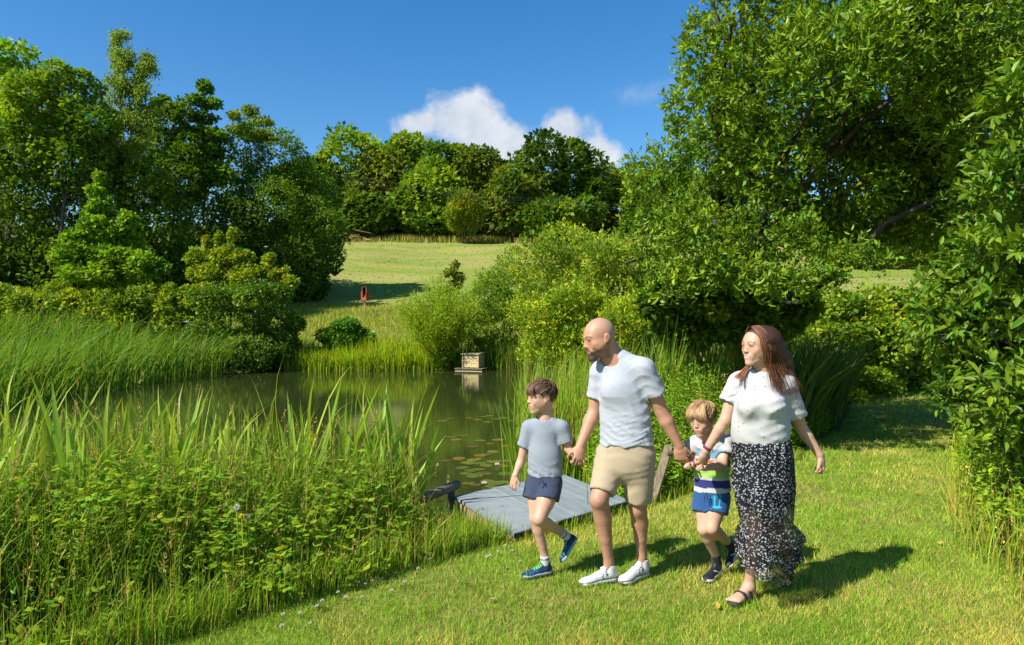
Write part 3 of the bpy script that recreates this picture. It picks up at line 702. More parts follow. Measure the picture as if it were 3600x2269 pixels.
for i, (u, y, ls, lab) in enumerate(((692, 10.2, [(668,300,24),(702,294,28),(688,325,30,26)], 'elder bush coloured dark for the shade of the hollow under the willow beside the cattails'), (745, 9.7, [(718,298,26,20),(755,294,28,20),(785,306,24),(745,322,38,26)], 'elder bush coloured dark for shade, in front of the willow trunk'))):
    tree('elder_bush', G(u, y), lob(y, *ls), 5000, .10, .06, (.036,.066,.014), lab, 'bush', None, 310+i, trunk=.03)  # dark leaf colour imitates the shade of the hollow under the willow
# bramble bank beyond the path
for i, (u, v, y, w, where) in enumerate(((762,322,15.5,26,'right beside the dark elder bush, upper one'), (800,312,16.5,30,'above the dark sedge, top of the bank'), (845,308,17.5,34,'topmost under the gap in the willow branches'), (890,306,18.5,34,'topmost below the far field'), (930,312,18.5,30,'topmost next to the willow shrub'), (778,345,14.5,24,'right beside the dark elder bush, lower one'), (825,338,15.5,30,'directly behind the dark sedge'), (870,332,17,32,'between the dark sedge and the pale reeds'), (915,336,18.5,30,'behind the pale reeds at the path end'))):
    tree('bramble_bush', G(u, y+.5), lob(y, (u-w*.4,v,w*.7,w*.5),(u+w*.4,v+3,w*.7,w*.5),(u,v+14,w,w*.6),(u,v+28,w,w*.5),(u-w*.3,v+44,w*.8,w*.5),(u+w*.3,v+58,w*.8,w*.4)), 4400, .10, .074, (.086,.132,.020), 'flowering bramble mound '+where, 'bramble', 'bramble mounds beyond the path bend', 320+i, trunk=.02, keep=.5, warm=((.26,.24,.22), .015))

# ================================================================ reeds, sedges and herbs
def stuff(name, parts, mt, label, cat, base):
    V = []; F = {}; C = []; n = 0
    for v, f, c in parts: V.append(v); F.setdefault(f.shape[1], []).append(f+n); C.append(c); n += len(v)
    o = build(name, np.concatenate(V), [np.concatenate(f) for f in F.values()], mt, np.concatenate(C), None, False, base); return tag(o, label, cat, kind='stuff')
def reed_mass(name, poly, n, h, w, col, lean, bend, label, cat, seed, segs=3, hf=None, zmin=WATER_Z-.05, jit=.35, dead=.06, hv=.18, mt='blade', deadc=(.12,.085,.045)):
    r = np.random.default_rng(seed); q = scatter(r, poly, n); b = on_ground(q); b[:, 2] = np.maximum(b[:, 2], zmin)-.02
    ln = nrm(np.asarray(lean, float)+r.normal(0, jit, (n, 3))*[1, 1, 0]); c = vary(r, col, n, .09, .20); m = r.random(n) < dead; c[m] = np.array(deadc)*(.6+.8*r.random((m.sum(), 1)))
    hh = h*np.clip(1+r.normal(0, hv, n), .4, 1.5)*(.8+.4*fbm(q[:, 0]*.6, q[:, 1]*.6, seed))*(hf(q) if hf is not None else 1.0)
    return stuff(name, [blades(b, hh, ln, w*(.7+.6*r.random(n)), c, segs, np.clip(bend*(1+r.normal(0, .6, n)), -.2, 1.3), r=r)], mt, label, cat, np.array([q[:, 0].mean(), q[:, 1].mean(), zmin]))
reed_mass('reed_bed', [(-11.7,28.9),(-11.6,27.4),(-12.2,24),(-12.2,20.5),(-12.0,17),(-12.4,14.8),(-20,13),(-30,14),(-30,29.5),(-18,30)], 11500, 1.72, .045, (.058,.105,.024), (.9,-.2,0), .42, 'dense green reed bed leaning over the pond edge', 'reeds', 401, dead=.03)
reed_mass('sedge', [(-9.9,30.4),(-6.8,30.2),(-3.4,30.4),(-3.0,31.6),(-6,32.2),(-10,31.8)], 2600, 1.05, .045, (.140,.185,.020), (.1,-.6,0), .25, 'yellow green sedge fringe along the far bank', 'sedge', 403, dead=.05)
reed_mass('sedge', [(-3.0,30.6),(-1.0,30.9),(1.4,29.6),(1.8,31),(-1,32.4),(-3,32)], 700, 1.1, .035, (.060,.100,.020), (.1,-.6,0), .2, 'dark sedge tuft behind the floating duck house', 'sedge', 404, dead=.10)
reed_mass('pale_reed', [(10.4,20.6),(12.6,20.8),(13.2,22.5),(10.6,22.6)], 1100, 1.35, .04, (.125,.165,.035), (-.3,-.2,0), .15, 'pale tall reeds closing the far end of the path', 'reeds', 405, dead=.12)
reed_mass('dark_sedge', [(4.0,9.7),(5.3,11.5),(6.7,14.0),(5.6,14.6),(4.3,12.2),(3.5,10.4)], 1500, 1.25, .045, (.026,.052,.018), (.5,-.3,0), .28, 'dark blue-green sedge clump beside the path', 'sedge', 406, dead=.02)
reed_mass('cattail_stand', [(2.0,9.7),(2.8,10.0),(3.7,10.7),(3.9,11.6),(2.6,11.4),(2.0,10.6)], 800, 1.55, .024, (.080,.125,.034), (.2,-.2,0), .12, 'tall cattails standing behind the two adults', 'reeds', 407, dead=.10, deadc=(.18,.10,.045))
reed_mass('cattail_fringe', [(.05,8.9),(.55,8.3),(1.2,8.1),(1.7,9.4),(1.8,10.8),(.8,13),(.25,12),(.1,10.4)], 1500, 1.30, .022, (.095,.145,.030), (.2,-.2,0), .16, 'dense cattail fringe in the shallow water behind the older child', 'reeds', 408, dead=.12, deadc=(.15,.10,.05))
# nettle-like herbs behind the people
def herbs(name, poly, nst, hmax, L, W, col, label, seed, hfun=None, leafn=14, mt='leaf', pink=0.0, cat='plants'):
    r = np.random.default_rng(seed); q = scatter(r, poly, nst); b = on_ground(q); b[:, 2] = np.maximum(b[:, 2], WATER_Z)
    hh = hmax*r.uniform(.55, 1.0, nst)*(hfun(q) if hfun is not None else 1.0)
    c = vary(r, (.07, .10, .025), nst, .05, .15); st = blades(b, hh, nrm(r.normal(size=(nst, 3))*[1, 1, 0]+1e-3), .008, c, 3, .15, r=r)
    t = r.uniform(.12, 1.0, (nst, leafn))**.8; p = (b[:, None]+np.array([0, 0, 1.0])*(hh[:, None]*t)[..., None]).reshape(-1, 3)+r.normal(0, .025, (nst*leafn, 3))
    a = r.uniform(0, 2*math.pi, nst*leafn); ax = nrm(np.stack([np.cos(a), np.sin(a), r.normal(.15, .35, len(a))], 1)); s = nrm(np.cross(ax, np.array([0, 0, 1.0])+rdirs(r, len(a))*.4))
    sc = (1.15-.5*t.ravel())*np.clip(1+r.normal(0, .2, len(a)), .5, 1.6)
    lc = vary(r, col, len(a), .10, .22); lv = leaves(p, ax, s, L*sc, W*sc, lc, .15, True); parts = [st, lv]
    if pink > 0:
        m = int(nst*pink); i = r.choice(nst, m); pp = np.repeat(b[i]+np.array([0, 0, 1.0])*hh[i][:, None], 8, 0)+r.normal(0, .018, (m*8, 3)); ax2 = rdirs(r, m*8)
        parts.append(leaves(pp, ax2, perp(r, ax2), .02, .014, vary(r, (.28, .22, .24), m*8, .03, .15)))
    return stuff(name, parts, mt, label, cat, np.array([q[:, 0].mean(), q[:, 1].mean(), 0]))
MR = [(1.15,6.95),(1.5,7.15),(3.7,9.3),(5.0,11.0),(4.2,11.4),(2.6,10.4),(1.3,9.4),(0.85,8.4),(0.9,7.6)]
herbs('herb_thicket', MR, 1500, 1.25, .085, .026, (.085, .150, .020), 'leafy green willowherb thicket between the path and the pond behind the people', 411, lambda q: .35+.65*sstep(.1, 1.1, path_sd(q[:, 0], q[:, 1])), 16, pink=.05)
herbs('bramble_tangle', [(1.4,7.2),(3.7,9.25),(5.3,11.4),(9.8,20),(9.2,20.2),(5.0,11.9),(3.3,9.6),(1.3,7.8)], 700, .60, .055, .042, (.075, .125, .020), 'low bramble and grass tangle along the left edge of the path', 412, None, 12)
# ---- foreground bank on the left
FG = [(-0.52,5.70),(-0.36,5.38),(-0.95,4.78),(-1.84,3.82),(-2.95,2.72),(-4.2,1.6),(-8,1.6),(-8,7.3),(-2.5,7.15),(-1.0,6.9),(-0.80,6.5)]
def fg_h(q):
    # lower towards the platform corner, where the bank has been trodden
    nx, ny = 1.6, .55; dl = -((q[:, 0]+.25)*nx+(q[:, 1]-5.4)*ny)/math.hypot(nx, ny)
    return (.28+.72*sstep(.05, 1.0, path_sd(q[:, 0], q[:, 1]))*(.75+.5*fbm(q[:, 0]*1.2, q[:, 1]*1.2, 77)))*(.16+.84*sstep(-.05, .75, dl))
def bramble_front():
    r = np.random.default_rng(421); n = 5200; q = scatter(r, FG, n); q = q[(q[:, 1] > 2.2) & (fbm(q[:, 0]*1.5, q[:, 1]*1.5, 88)+.12*sstep(-1.0, -2.6, q[:, 0])+r.normal(0, .06, n) > .565)]; n = len(q); b = on_ground(q)
    hh = .74*fg_h(q)*r.uniform(.35, 1.0, n)*sstep(7.2, 5.4, q[:, 1]+.3)
    # trifoliate bramble leaves held flat towards the light on arching shoots
    k = 7; cen = np.repeat(b+np.array([0, 0, 1.0])*hh[:, None], k, 0)+r.normal(0, .09, (n*k, 3))*[1, 1, .8]; cen[:, 2] = np.maximum(cen[:, 2], .03)
    a = r.uniform(0, 2*math.pi, n*k); parts = []
    for d in (-1.1, 0, 1.1):
        ax = nrm(np.stack([np.cos(a+d), np.sin(a+d), r.normal(-.05, .28, n*k)], 1)); s = nrm(np.cross(ax, np.array([0, 0, 1.0])+rdirs(r, n*k)*.35)); sc = np.clip(1+r.normal(0, .38, n*k), .4, 1.9)
        parts.append(leaves(cen+ax*.008, ax, s, .047*sc, .035*sc, vary(r, (.088, .140, .018), n*k, .14, .30, warm=((.10, .04, .02), .010))))
    stuff('bramble_thicket', parts, 'leaf', 'bright bramble thicket on the near bank', 'bramble', np.array([-2.5, 4.8, 0]))
    m = MB(); e = empty('bramble_cane', (-2.6, 3.9, 0), 'arching reddish bramble stems over the near bank', 'bramble')
    for i in range(12):
        s = np.array([r.uniform(-4, -.6), 0, 0]); s[1] = r.uniform(3.6, 6.0); 
        if path_sd(s[0], s[1]) < .15: continue
        d = r.uniform(0, 2*math.pi); L = r.uniform(.8, 1.4); t = np.linspace(0, 1, 9)[:, None]; en = s+np.array([math.cos(d)*L, math.sin(d)*L*.6, .15]); pts = s+(en-s)*t+np.array([0, 0, 1])*r.uniform(.45, .75)*4*t*(1-t)*.9
        m.tube(pts, np.linspace(.004, .0015, 9), 5, False, (.075, .045, .02))
    V = np.concatenate(m.V); build('stem', V, [np.asarray(f) for f in m.F.values()], 'leaf', np.concatenate(m.C), e, True)['kind'] = 'stuff'
bramble_front()
def tall_grass(name, poly, n, h, label, seed, col=(.072, .118, .022), dry=.17, heads=.10, w=.0065, edge=True, headc=(.19, .13, .115)):
    r = np.random.default_rng(seed); q = scatter(r, poly, n); b = on_ground(q, -.01); hf = fg_h(q) if edge else np.ones(n)
    hh = h*hf*np.clip(1+r.normal(0, .25, n), .35, 1.6); ln = nrm(np.array([.35, .0, 0])+r.normal(0, .6, (n, 3))*[1, 1, 0]); c = vary(r, col, n, .10, .22); m = r.random(n) < dry; c[m] = np.array([.17, .135, .075])*(.6+.7*r.random((m.sum(), 1)))
    bend = np.clip(r.normal(.28, .25, n), 0, .9); parts = [blades(b, hh, ln, w*(.6+.8*r.random(n)), c, 3, bend, r=r)]
    i = r.choice(n, int(n*heads), replace=False); k = 14; top = b[i]+np.array([0, 0, 1.0])*(hh[i]*(1-.28*bend[i]))[:, None]+ln[i]*(hh[i]*bend[i])[:, None]
    t = r.random((len(i), k)); pp = (top[:, None]-np.array([0, 0, 1.0])*(t*.11)[..., None]+ln[i][:, None]*(-t*.03)[..., None]).reshape(-1, 3)+r.normal(0, .006, (len(i)*k, 3))
    ax = nrm(rdirs(r, len(pp))*.5+[0, 0, .9]); parts.append(leaves(pp, ax, perp(r, ax), .022, .008, vary(r, headc, len(pp), .06, .2)))
    return stuff(name, parts, 'grass', label, 'grass', np.array([q[:, 0].mean(), q[:, 1].mean(), 0]))
tall_grass('tall_grass', FG, 11500, .86, 'tall flowering grass with pinkish seed heads on the near bank', 431)
herbs('bank_herbs', FG, 1500, .84, .066, .018, (.072, .122, .018), 'upright leafy willowherb and dock stems among the grass of the near bank', 436, fg_h, 15)
reed_mass('bank_grass', FG, 3200, .55, .013, (.080, .130, .022), (.3, 0, 0), .3, 'broad green grass blades in the near bank', 'grass', 437, dead=.06, hv=.3, hf=lambda q: 1.15*fg_h(q)*sstep(6.6, 5.4, q[:, 1]))
tall_grass('verge_grass', [(-0.5,5.6),(-0.3,5.35),(-0.9,4.70),(-1.8,3.78),(-2.9,2.6),(-3.2,2.8),(-2.0,4.1),(-1.1,5.1),(-.6,5.65)], 3400, .24, 'lush unmown verge grass at the edge of the mown path', 432, col=(.085, .135, .02), dry=.12, heads=0.004, edge=False)
tall_grass('verge_grass', [(0.02,5.85),(0.12,5.6),(1.15,6.62),(1.5,6.95),(3.8,9.0),(3.7,9.3),(1.35,7.2),(1.05,6.75)], 2200, .11, 'short fringe of grass along the platform and the herb thicket', 433, col=(.085, .13, .02), dry=.15, heads=0.0, edge=False)
tall_grass('verge_grass', [(-0.55,5.72),(-0.34,5.38),(.0,5.58),(-.06,5.78),(-.55,6.45),(-.95,6.55)], 1100, .20, 'short grass tufts between the near bank and the platform side', 438, col=(.075, .125, .018), dry=.08, heads=0.0, edge=False)
RG = [(3.05,3.9),(3.5,5.6),(4.2,6.8),(7.4,11.6),(8.6,12.4),(6.8,7.5),(5.2,3.4),(3.6,2.6),(2.75,2.8)]
tall_grass('hedge_grass', RG, 5600, .40, 'tall pale grass with feathery heads growing under the willow shrub', 434, col=(.12, .155, .030), dry=.34, heads=.05, edge=False, headc=(.25, .20, .15))
herbs('hedge_bramble', [(3.45,4.6),(3.7,5.7),(4.3,6.8),(7.2,11.4),(8.2,12),(6.2,7.5),(4.8,4.4)], 620, .85, .060, .044, (.095, .155, .020), 'bramble and herbs at the foot of the willow shrub', 435, None, 13)
# ---- iris and cattail plants with single sword leaves
def sword(name, mt, h, w, bend, curl, col, n=8, tip=(.11, .10, .035)):
    t = np.linspace(0, 1, n+1); wd = w*np.minimum(1, .70+.7*t)*np.maximum(.03, 1-t**3.2); x = bend*h*t**2+curl*h*np.maximum(0, t-.7)**2*3; z = h*(t-.10*t**2*abs(bend)*3)-curl*h*np.maximum(0, t-.7)**2*1.2
    V = []; C = []
    for a, b, ww, tt in zip(x, z, wd, t):
        for s in (-1, 0, 1):
            V.append((a+(.0 if s else .012*w*0), s*ww*.5, b)); V[-1] = (a+(0.10*ww if s == 0 else 0), s*ww*.5, b); C.append(np.asarray(col)*(.85+.25*tt) if tt < .93 else np.asarray(tip))
    F = []
    for i in range(n): b = i*3; F += [(b, b+1, b+4, b+3), (b+1, b+2, b+5, b+4)]
    return mesh_data(name, np.array(V), np.array(F), mt, np.array(C), True)
def sword_plants(name, label, cat, group, spots, tm, seed, nl, spread, hs=(.8, 1.15), tilt=.18):
    r = np.random.default_rng(seed)
    for (x, y) in spots:
        z = max(float(ground_z(x, y)), WATER_Z-.05); e = empty(name, (x, y, z-.02), label, cat, group)
        for j in range(nl):
            o = link('leaf', tm[int(r.integers(len(tm)))], e); a = r.uniform(0, 2*math.pi); o.location = (math.cos(a)*spread*r.random(), math.sin(a)*spread*r.random(), 0)
            o.rotation_euler = (r.normal(0, tilt), r.normal(0.06, tilt), r.uniform(0, 2*math.pi)); s = r.uniform(*hs); o.scale = (s, s*r.uniform(.8, 1.2), s)
r_ = np.random.default_rng(441)
iris_t = [sword('leaf', 'blade', r_.uniform(1.15, 1.55), r_.uniform(.044, .066), r_.uniform(.02, .22), (0, 0, .0, .35, 0, .2, 0)[i], np.array([.090, .145, .040])*r_.uniform(.85, 1.35)*np.array([r_.uniform(.85, 1.35), 1, 1])) for i in range(7)]
spots = [(x+r_.normal(0, .08), y+r_.normal(0, .12)) for x, y in zip(np.linspace(-5.3, -1.25, 25), 6.50+.35*np.sin(np.linspace(0, 19, 25)))]+[(-1.05, 6.55), (-.98, 6.85), (-1.2, 6.95), (-1.15, 6.4)]
spots += [(-3.55, 4.95), (-3.3, 4.75), (-3.0, 5.2), (-3.85, 5.2), (-2.75, 5.55), (-3.6, 4.5), (-3.1, 4.95), (-2.55, 5.8), (-3.4, 5.4), (-4.0, 4.9), (-2.3, 5.6), (-2.9, 5.75), (-1.9, 5.9)]
sword_plants('iris_plant', 'iris plant with broad upright sword leaves at the near pond edge', 'iris', 'iris plants along the near pond edge', spots, iris_t, 442, 7, .14, (.74, 1.10), .15)
cat_t = [sword('leaf', 'blade', r_.uniform(1.25, 1.6), r_.uniform(.020, .030), r_.uniform(.02, .2), (0, 0, .25, 0)[i % 4], np.array([.085, .140, .030])*r_.uniform(.85, 1.3), tip=(.17, .12, .06)) for i in range(5)]
spots = [(.15, 8.9), (.02, 9.6), (.35, 9.2), (.50, 9.9), (.30, 10.7), (.62, 10.5), (.75, 9.3), (.85, 10.1), (.95, 11.2), (.55, 11.9), (1.0, 8.8), (.62, 8.45), (1.15, 9.6), (.25, 11.6), (.80, 12.6), (1.3, 10.6), (1.35, 9.0), (1.1, 8.3)]
sword_plants('cattail_plant', 'cattail with narrow upright leaves growing from the water beside the lily pads', 'cattail', 'cattails on the right pond margin', spots, cat_t, 443, 15, .17, (.7, 1.1), .10)
col_mat('petal', rough=.7, spec=.2)
# ================================================================ lawn, meadow, water plants
def lawn():
    r = np.random.default_rng(501); n = 440000; iy = 1/r.uniform(1/27.0, 1/2.75, n)[:]; y = iy; x = r.uniform(-.95, .95, n)*y
    m = (path_sd(x, y) < .06+.08*(r.random(n)-.5)); x, y = x[m], y[m]; n = len(x)
    b = np.stack([x, y, ground_z(x, y)-.003], 1); k = np.maximum(1, y/4.0)
    g = fbm(x*1.4, y*1.4, 11); g2 = fbm(x*6, y*6, 12)
    h = (.020+.034*r.random(n))*(.5+1.0*g2)*(1+.25*(k-1)); c = vary(r, (.082, .146, .024), n, .12, .30)*(.72+.56*fbm(x*2.6, y*2.6, 14))[:, None]
    dry = r.random(n) < .10+.45*sstep(.52, .70, g)+.40*sstep(1.6, 3.0, x)*sstep(5.6, 3.8, y); c[dry] = np.array([.245, .21, .125])*(.6+.7*r.random((dry.sum(), 1)))
    ln = nrm(r.normal(size=(n, 3))*[1, 1, 0]+1e-4)
    stuff('lawn_grass', [blades(b, h, ln, .0042*k, c, 1, np.abs(r.normal(.55, .4, n)), r=r)], 'grass', 'short mown grass of the path, partly straw coloured', 'grass', np.array([1, 5, 0]))
lawn()
def meadow():
    r = np.random.default_rng(502); n = 36000
    q = scatter(r, [(-16,31.4),(-10,31.9),(-4,32.1),(2,31.8),(8,32),(14,40),(14,53),(-2,54),(-18,50)], n); b = on_ground(q, -.02)
    c = vary(r, (.098, .125, .028), n, .10, .18); m = r.random(n) < .18+.3*fbm(q[:, 0]*.2, q[:, 1]*.2, 4); c[m] = np.array([.15, .135, .07])*(.65+.6*r.random((m.sum(), 1)))
    h = .25*(.5+.9*fbm(q[:, 0]*.25, q[:, 1]*.25, 6))*sstep(54, 49, q[:, 1]+(fbm(q[:, 0]*.2, q[:, 1]*.2, 8)-.5)*4)+.05
    A = blades(b, h, nrm(np.array([.4, 0, 0])+r.normal(0, .5, (n, 3))*[1, 1, 0]), .045, c, 1, .35, r=r)
    stuff('meadow_grass', [A], 'grass', 'tall yellowing meadow grass between the pond and the mown field', 'grass', np.array([-4, 40, 1]))
    n = 22000; yy = 52+62*r.random(n)**1.4; xx = r.uniform(-.45, .75, n)*yy; q = np.stack([xx, yy], 1); b = on_ground(q, -.03); c = vary(r, (.085, .115, .022), n, .12, .2); m = r.random(n) < .35*sstep(.4, .6, fbm(xx*.1, yy*.3, 41)); c[m] = np.array([.15, .135, .06])*(.7+.5*r.random((m.sum(), 1)))
    stuff('field_stubble', [blades(b, .05+.05*r.random(n), nrm(r.normal(size=(n, 3))*[1, 1, 0]+1e-4), .30, c, 1, 1.5, r=r)], 'grass', 'short mown hay stubble on the sloping field', 'grass', np.array([0, 70, 6]))
    n = 9000; q = scatter(r, [(-45,114),(45,111),(45,122),(-45,124)], n); b = on_ground(q, -.05); c = vary(r, (.075, .095, .028), n, .12, .2); m = r.random(n) < .4; c[m] = np.array([.15, .125, .08])*(.6+.7*r.random((m.sum(), 1)))
    stuff('rough_grass', [blades(b, .5+1.1*fbm(q[:, 0]*.12, q[:, 1]*.3, 5), nrm(r.normal(size=(n, 3))*[1, 1, 0]+1e-4), .16, c, 1, .3, r=r)], 'grass', 'rough uncut grass belt at the foot of the hilltop wood', 'grass', np.array([0, 116, 15]))
meadow()
def water_plants():
    r = np.random.default_rng(503); tm = []
    for cc in ((.045, .070, .024), (.06, .080, .026), (.075, .085, .025), (.05, .045, .028), (.095, .068, .022)):
        m = 22; a = np.linspace(.16, 2*math.pi-.16, m); V = [(0, 0, .004)]; C = [np.array(cc)]
        for ring, z in ((.55, .003), (1.0, .004)):
            for x in a: V.append((math.cos(x)*ring, math.sin(x)*ring, z+ring**4*.02*max(0, math.sin(x*2+cc[0]*50)))); C.append(np.array(cc)*(1 if ring < 1 else np.array([1.35, .95, .8])))
        F3 = [(0, 1+i, 2+i) for i in range(m-1)]; F4 = [(1+i, 1+m+i, 2+m+i, 2+i) for i in range(m-1)]
        tm.append(mesh_data('lily_pad', np.array(V), [np.array(F3), np.array(F4)], 'leaf_gloss', np.array(C), True))
    pads = [(442,421),(449,419),(470,418),(478,420),(484,417),(490,416),(497,419),(505,418),(512,421),(487,422),(450,437),(456,440),(462,436),(480,441),(490,444),(498,440),(507,446),(515,441),(521,448),
            (473,447),(480,456),(486,455),(493,452),(446,461),(459,459),(468,463),(474,460),(480,464),(486,466),(494,462),(502,466),(511,461),(518,467),(462,468),(471,471),(478,470),(466,474),(475,476),(484,474),(505,474),(515,478),
            (468,484),(474,485),(488,482),(496,484),(503,483),(510,487),(493,487),(505,490)]
    for (u, v) in pads:
        d = (CAMZ-WATER_Z)*FPX/(v-322.5); o = link('lily_pad', tm[int(r.choice(5, p=[.36, .26, .16, .12, .10]))]); o.location = ((u-512)/FPX*d, d, WATER_Z+.004+.006*r.random()); s = r.uniform(.075, .125); o.scale = (s, s, s*.7); o.rotation_euler = (r.normal(0, .03), r.normal(0, .03), r.uniform(0, 6.28))
        tag(o, 'round floating lily pad in the corner of the pond near the platform', 'lily pad', 'lily pads')
    for (u, v, lab) in ((497, 466, 'white water lily flower among the cattail stems'), (484, 485, 'white water lily flower close to the platform edge')):
        d = (CAMZ-WATER_Z)*FPX/(v-322.5); c = np.array([(u-512)/FPX*d, d, WATER_Z+.015]); e = empty('water_lily', c, lab, 'flower'); n = 22; a = np.arange(n)*2.4
        for ring, (el, ln) in enumerate(((.35, .045), (.8, .04), (1.15, .032))):
            aa = np.arange(8)*math.pi/4+ring*.4; ax = np.stack([np.cos(aa)*math.cos(el), np.sin(aa)*math.cos(el), np.full(8, math.sin(el))], 1); sd = nrm(np.cross(ax, [0, 0, 1.0]))
            V, F, C = leaves(np.tile(c, (8, 1)), ax, sd, ln, ln*.45, np.tile((.75, .70, .68), (8, 1)), .2, True); build('petal_ring', V, F, 'petal', C, e, True)
water_plants()
def flowers():
    r = np.random.default_rng(504)
    n = 60; d = rdirs(r, n); d[:, 2] = np.abs(d[:, 2]); V, F, C = leaves(np.zeros((n, 3)), d, perp(r, d), .011, .005, vary(r, (.62, .58, .52), n, .02, .1)); head = mesh_data('clover_flower', V+[0, 0, .035], F, 'petal', C, False)
    st = MB(); st.tube([(0, 0, 0), (.002, 0, .037)], .0014, 4, False, (.08, .13, .03)); stm = mesh_data('stem', np.concatenate(st.V), [np.asarray(f) for f in st.F.values()], 'leaf', np.concatenate(st.C))
    spots = [(545,433+.0) for _ in ()]
    px = [(505,551),(512,556),(490,562),(487,563),(498,556),(372,588),(366,591),(378,586),(358,590),(300,622),(317,615),(322,610),(283,624),(346,606),(362,604),(338,600),(395,580),(410,571),(418,575),(430,566),(392,598),(405,590),(548,574),(520,566),(310,632),(282,636)]
    for (u, v) in px:
        dd = CAMZ*FPX/(v-322.5); x = (u-512)/FPX*dd; e = empty('clover_flower', (x, dd, float(ground_z(x, dd))), 'small white clover head in the short grass of the path', 'clover', 'clover heads in the mown grass'); link('flower_head', head, e); link('stem', stm, e); e.scale = (1.0+.4*r.random(),)*3
    def clock(p, rad, col, lab, nm, k, L):
        e = empty(nm, (p[0], p[1], float(ground_z(p[0], p[1]))), lab, 'flower'); d = rdirs(r, k); V, F, C = leaves(np.tile(p, (k, 1))+d*rad*.15, d, perp(r, d), rad*.9, L, np.tile(col, (k, 1))*(.8+.3*r.random((k, 1)))); build('flower_head', V, F, 'petal', C, e, False)
        m = MB(); m.tube([(p[0]+.03, p[1]+.02, float(ground_z(p[0], p[1]))), (p[0]+.01, p[1], p[2]-.2), tuple(p)], .004, 5, True, (.10, .15, .03)); m.build('stem', 'leaf', e, col=True, smooth=True)
    clock(P(832, 1785, 4.35), .022, (.60, .55, .48), 'round pale dandelion clock standing in the bramble', 'seed_clock', 160, .004)
    clock(P(870, 1818, 4.35), .020, (.46, .38, .28), 'half-closed brownish dandelion clock right of the yellow flower', 'seed_clock', 140, .004)
    clock(P(850, 1815, 4.33), .017, (.75, .62, .02), 'single yellow dandelion flower in the bramble', 'dandelion_flower', 120, .007)
    clock(P(2060, 1640, 6.6), .012, (.75, .62, .02), 'yellow buttercup beside the joined hands in front of the herbs', 'buttercup_flower', 40, .009)
    # fallen leaves on the path
    lv, lf = leaf_template('leaf', .3, -.2); tm = [mesh_data('fallen_leaf', lv, lf, 'petal', np.tile(c, (len(lv), 1)), True) for c in ((.42, .20, .04), (.30, .24, .05), (.36, .26, .13))]
    for i in range(22):
        y = r.uniform(3.6, 7.5); x = r.uniform(-.3, .62)*y
        if path_sd(x, y) > -.3: continue
        o = link('fallen_leaf', tm[int(r.integers(3))]); o.location = (x, y, float(ground_z(x, y))+.028); o.scale = (.05, .07, .05); o.rotation_euler = (r.normal(0, .3), r.normal(0, .3), r.uniform(0, 6.3)); tag(o, 'dry fallen leaf lying on the mown grass', 'leaf', 'fallen leaves on the path')
    # hogweed umbels by the left bank
    for i, (u, v, y) in enumerate(((187,322,30.2),(193,325,30.0),(198,320,30.4),(203,327,29.8),(373,332,34))):
        c = Q(u, v, y); b = np.array([c[0], y, float(ground_z(c[0], y))]); e = empty('hogweed', b, 'white flat-topped hogweed between the reed bed and the hawthorn' if i < 4 else 'white hogweed in the long meadow grass', 'flower', 'hogweed plants'); m = MB(); m.tube([b, c], .012, 5, True, (.07, .11, .03)); m.build('stem', 'leaf', e, col=True)
        k = 40; d = r.normal(size=(k, 3))*[.06, .06, .012]; ax = nrm(rdirs(r, k)*.5+[0, 0, 1]); V, F, C = leaves(c+d, ax, perp(r, ax), .035, .03, np.tile((.68, .68, .62), (k, 1))); build('umbel', V, F, 'petal', C, e, False)
flowers()
wood_mat('pine_weathered', (.26, .175, .085), (.42, .30, .16), (8, 8, 25))
# ================================================================ platform, barriers, duck house, lifebuoy housing, wires
def plastic_mat():
    m, t, o = mat('deck_plastic'); p = N(t, 'ShaderNodeBsdfPrincipled', i_Roughness=.75); p.inputs['Specular IOR Level'].default_value = .15
    tcn = N(t, 'ShaderNodeTexCoord'); n = N(t, 'ShaderNodeTexNoise', i_Scale=5.0, i_Detail=7.0); t.links.new(tcn.outputs['Object'], n.inputs['Vector'])
    mx = N(t, 'ShaderNodeMix', data_type='RGBA'); mx.inputs[6].default_value = (.185, .215, .218, 1); mx.inputs[7].default_value = (.225, .255, .256, 1); t.links.new(ramp2(t, n.outputs[0], 0, 1, .35, .65), mx.inputs[0]); t.links.new(mx.outputs[2], p.inputs['Base Color'])
    b = N(t, 'ShaderNodeBump', i_Strength=.25); b.inputs['Distance'].default_value = .003; n2 = N(t, 'ShaderNodeTexNoise', i_Scale=60.0, i_Detail=3.0); t.links.new(tcn.outputs['Object'], n2.inputs['Vector']); t.links.new(n2.outputs[0], b.inputs['Height']); t.links.new(b.outputs[0], p.inputs['Normal'])
    t.links.new(p.outputs[0], o.inputs[0])
plastic_mat()
def flat_mat(name, c, rough=.6, spec=.3):
    m, t, o = mat(name); p = N(t, 'ShaderNodeBsdfPrincipled', i_Roughness=rough); p.inputs['Base Color'].default_value = rgba(c); p.inputs['Specular IOR Level'].default_value = spec
    tcn = N(t, 'ShaderNodeTexCoord'); n = N(t, 'ShaderNodeTexNoise', i_Scale=14.0, i_Detail=5.0); t.links.new(tcn.outputs['Object'], n.inputs['Vector']); rg = N(t, 'ShaderNodeRGB'); rg.outputs[0].default_value = rgba(c)
    t.links.new(mulcol(t, rg.outputs[0], ramp2(t, n.outputs[0], .8, 1.15, .3, .7)), p.inputs['Base Color']); t.links.new(p.outputs[0], o.inputs[0])
flat_mat('red_paint', (.72, .012, .010), .5); flat_mat('faded_red', (.42, .11, .07), .7); flat_mat('yellow_rope', (.45, .33, .03), .8); flat_mat('wire', (.03, .035, .03), .5); flat_mat('dark_gap', (.012, .012, .012), .9)
flat_mat('deck_tongue', (.30, .33, .33), .7, .2)
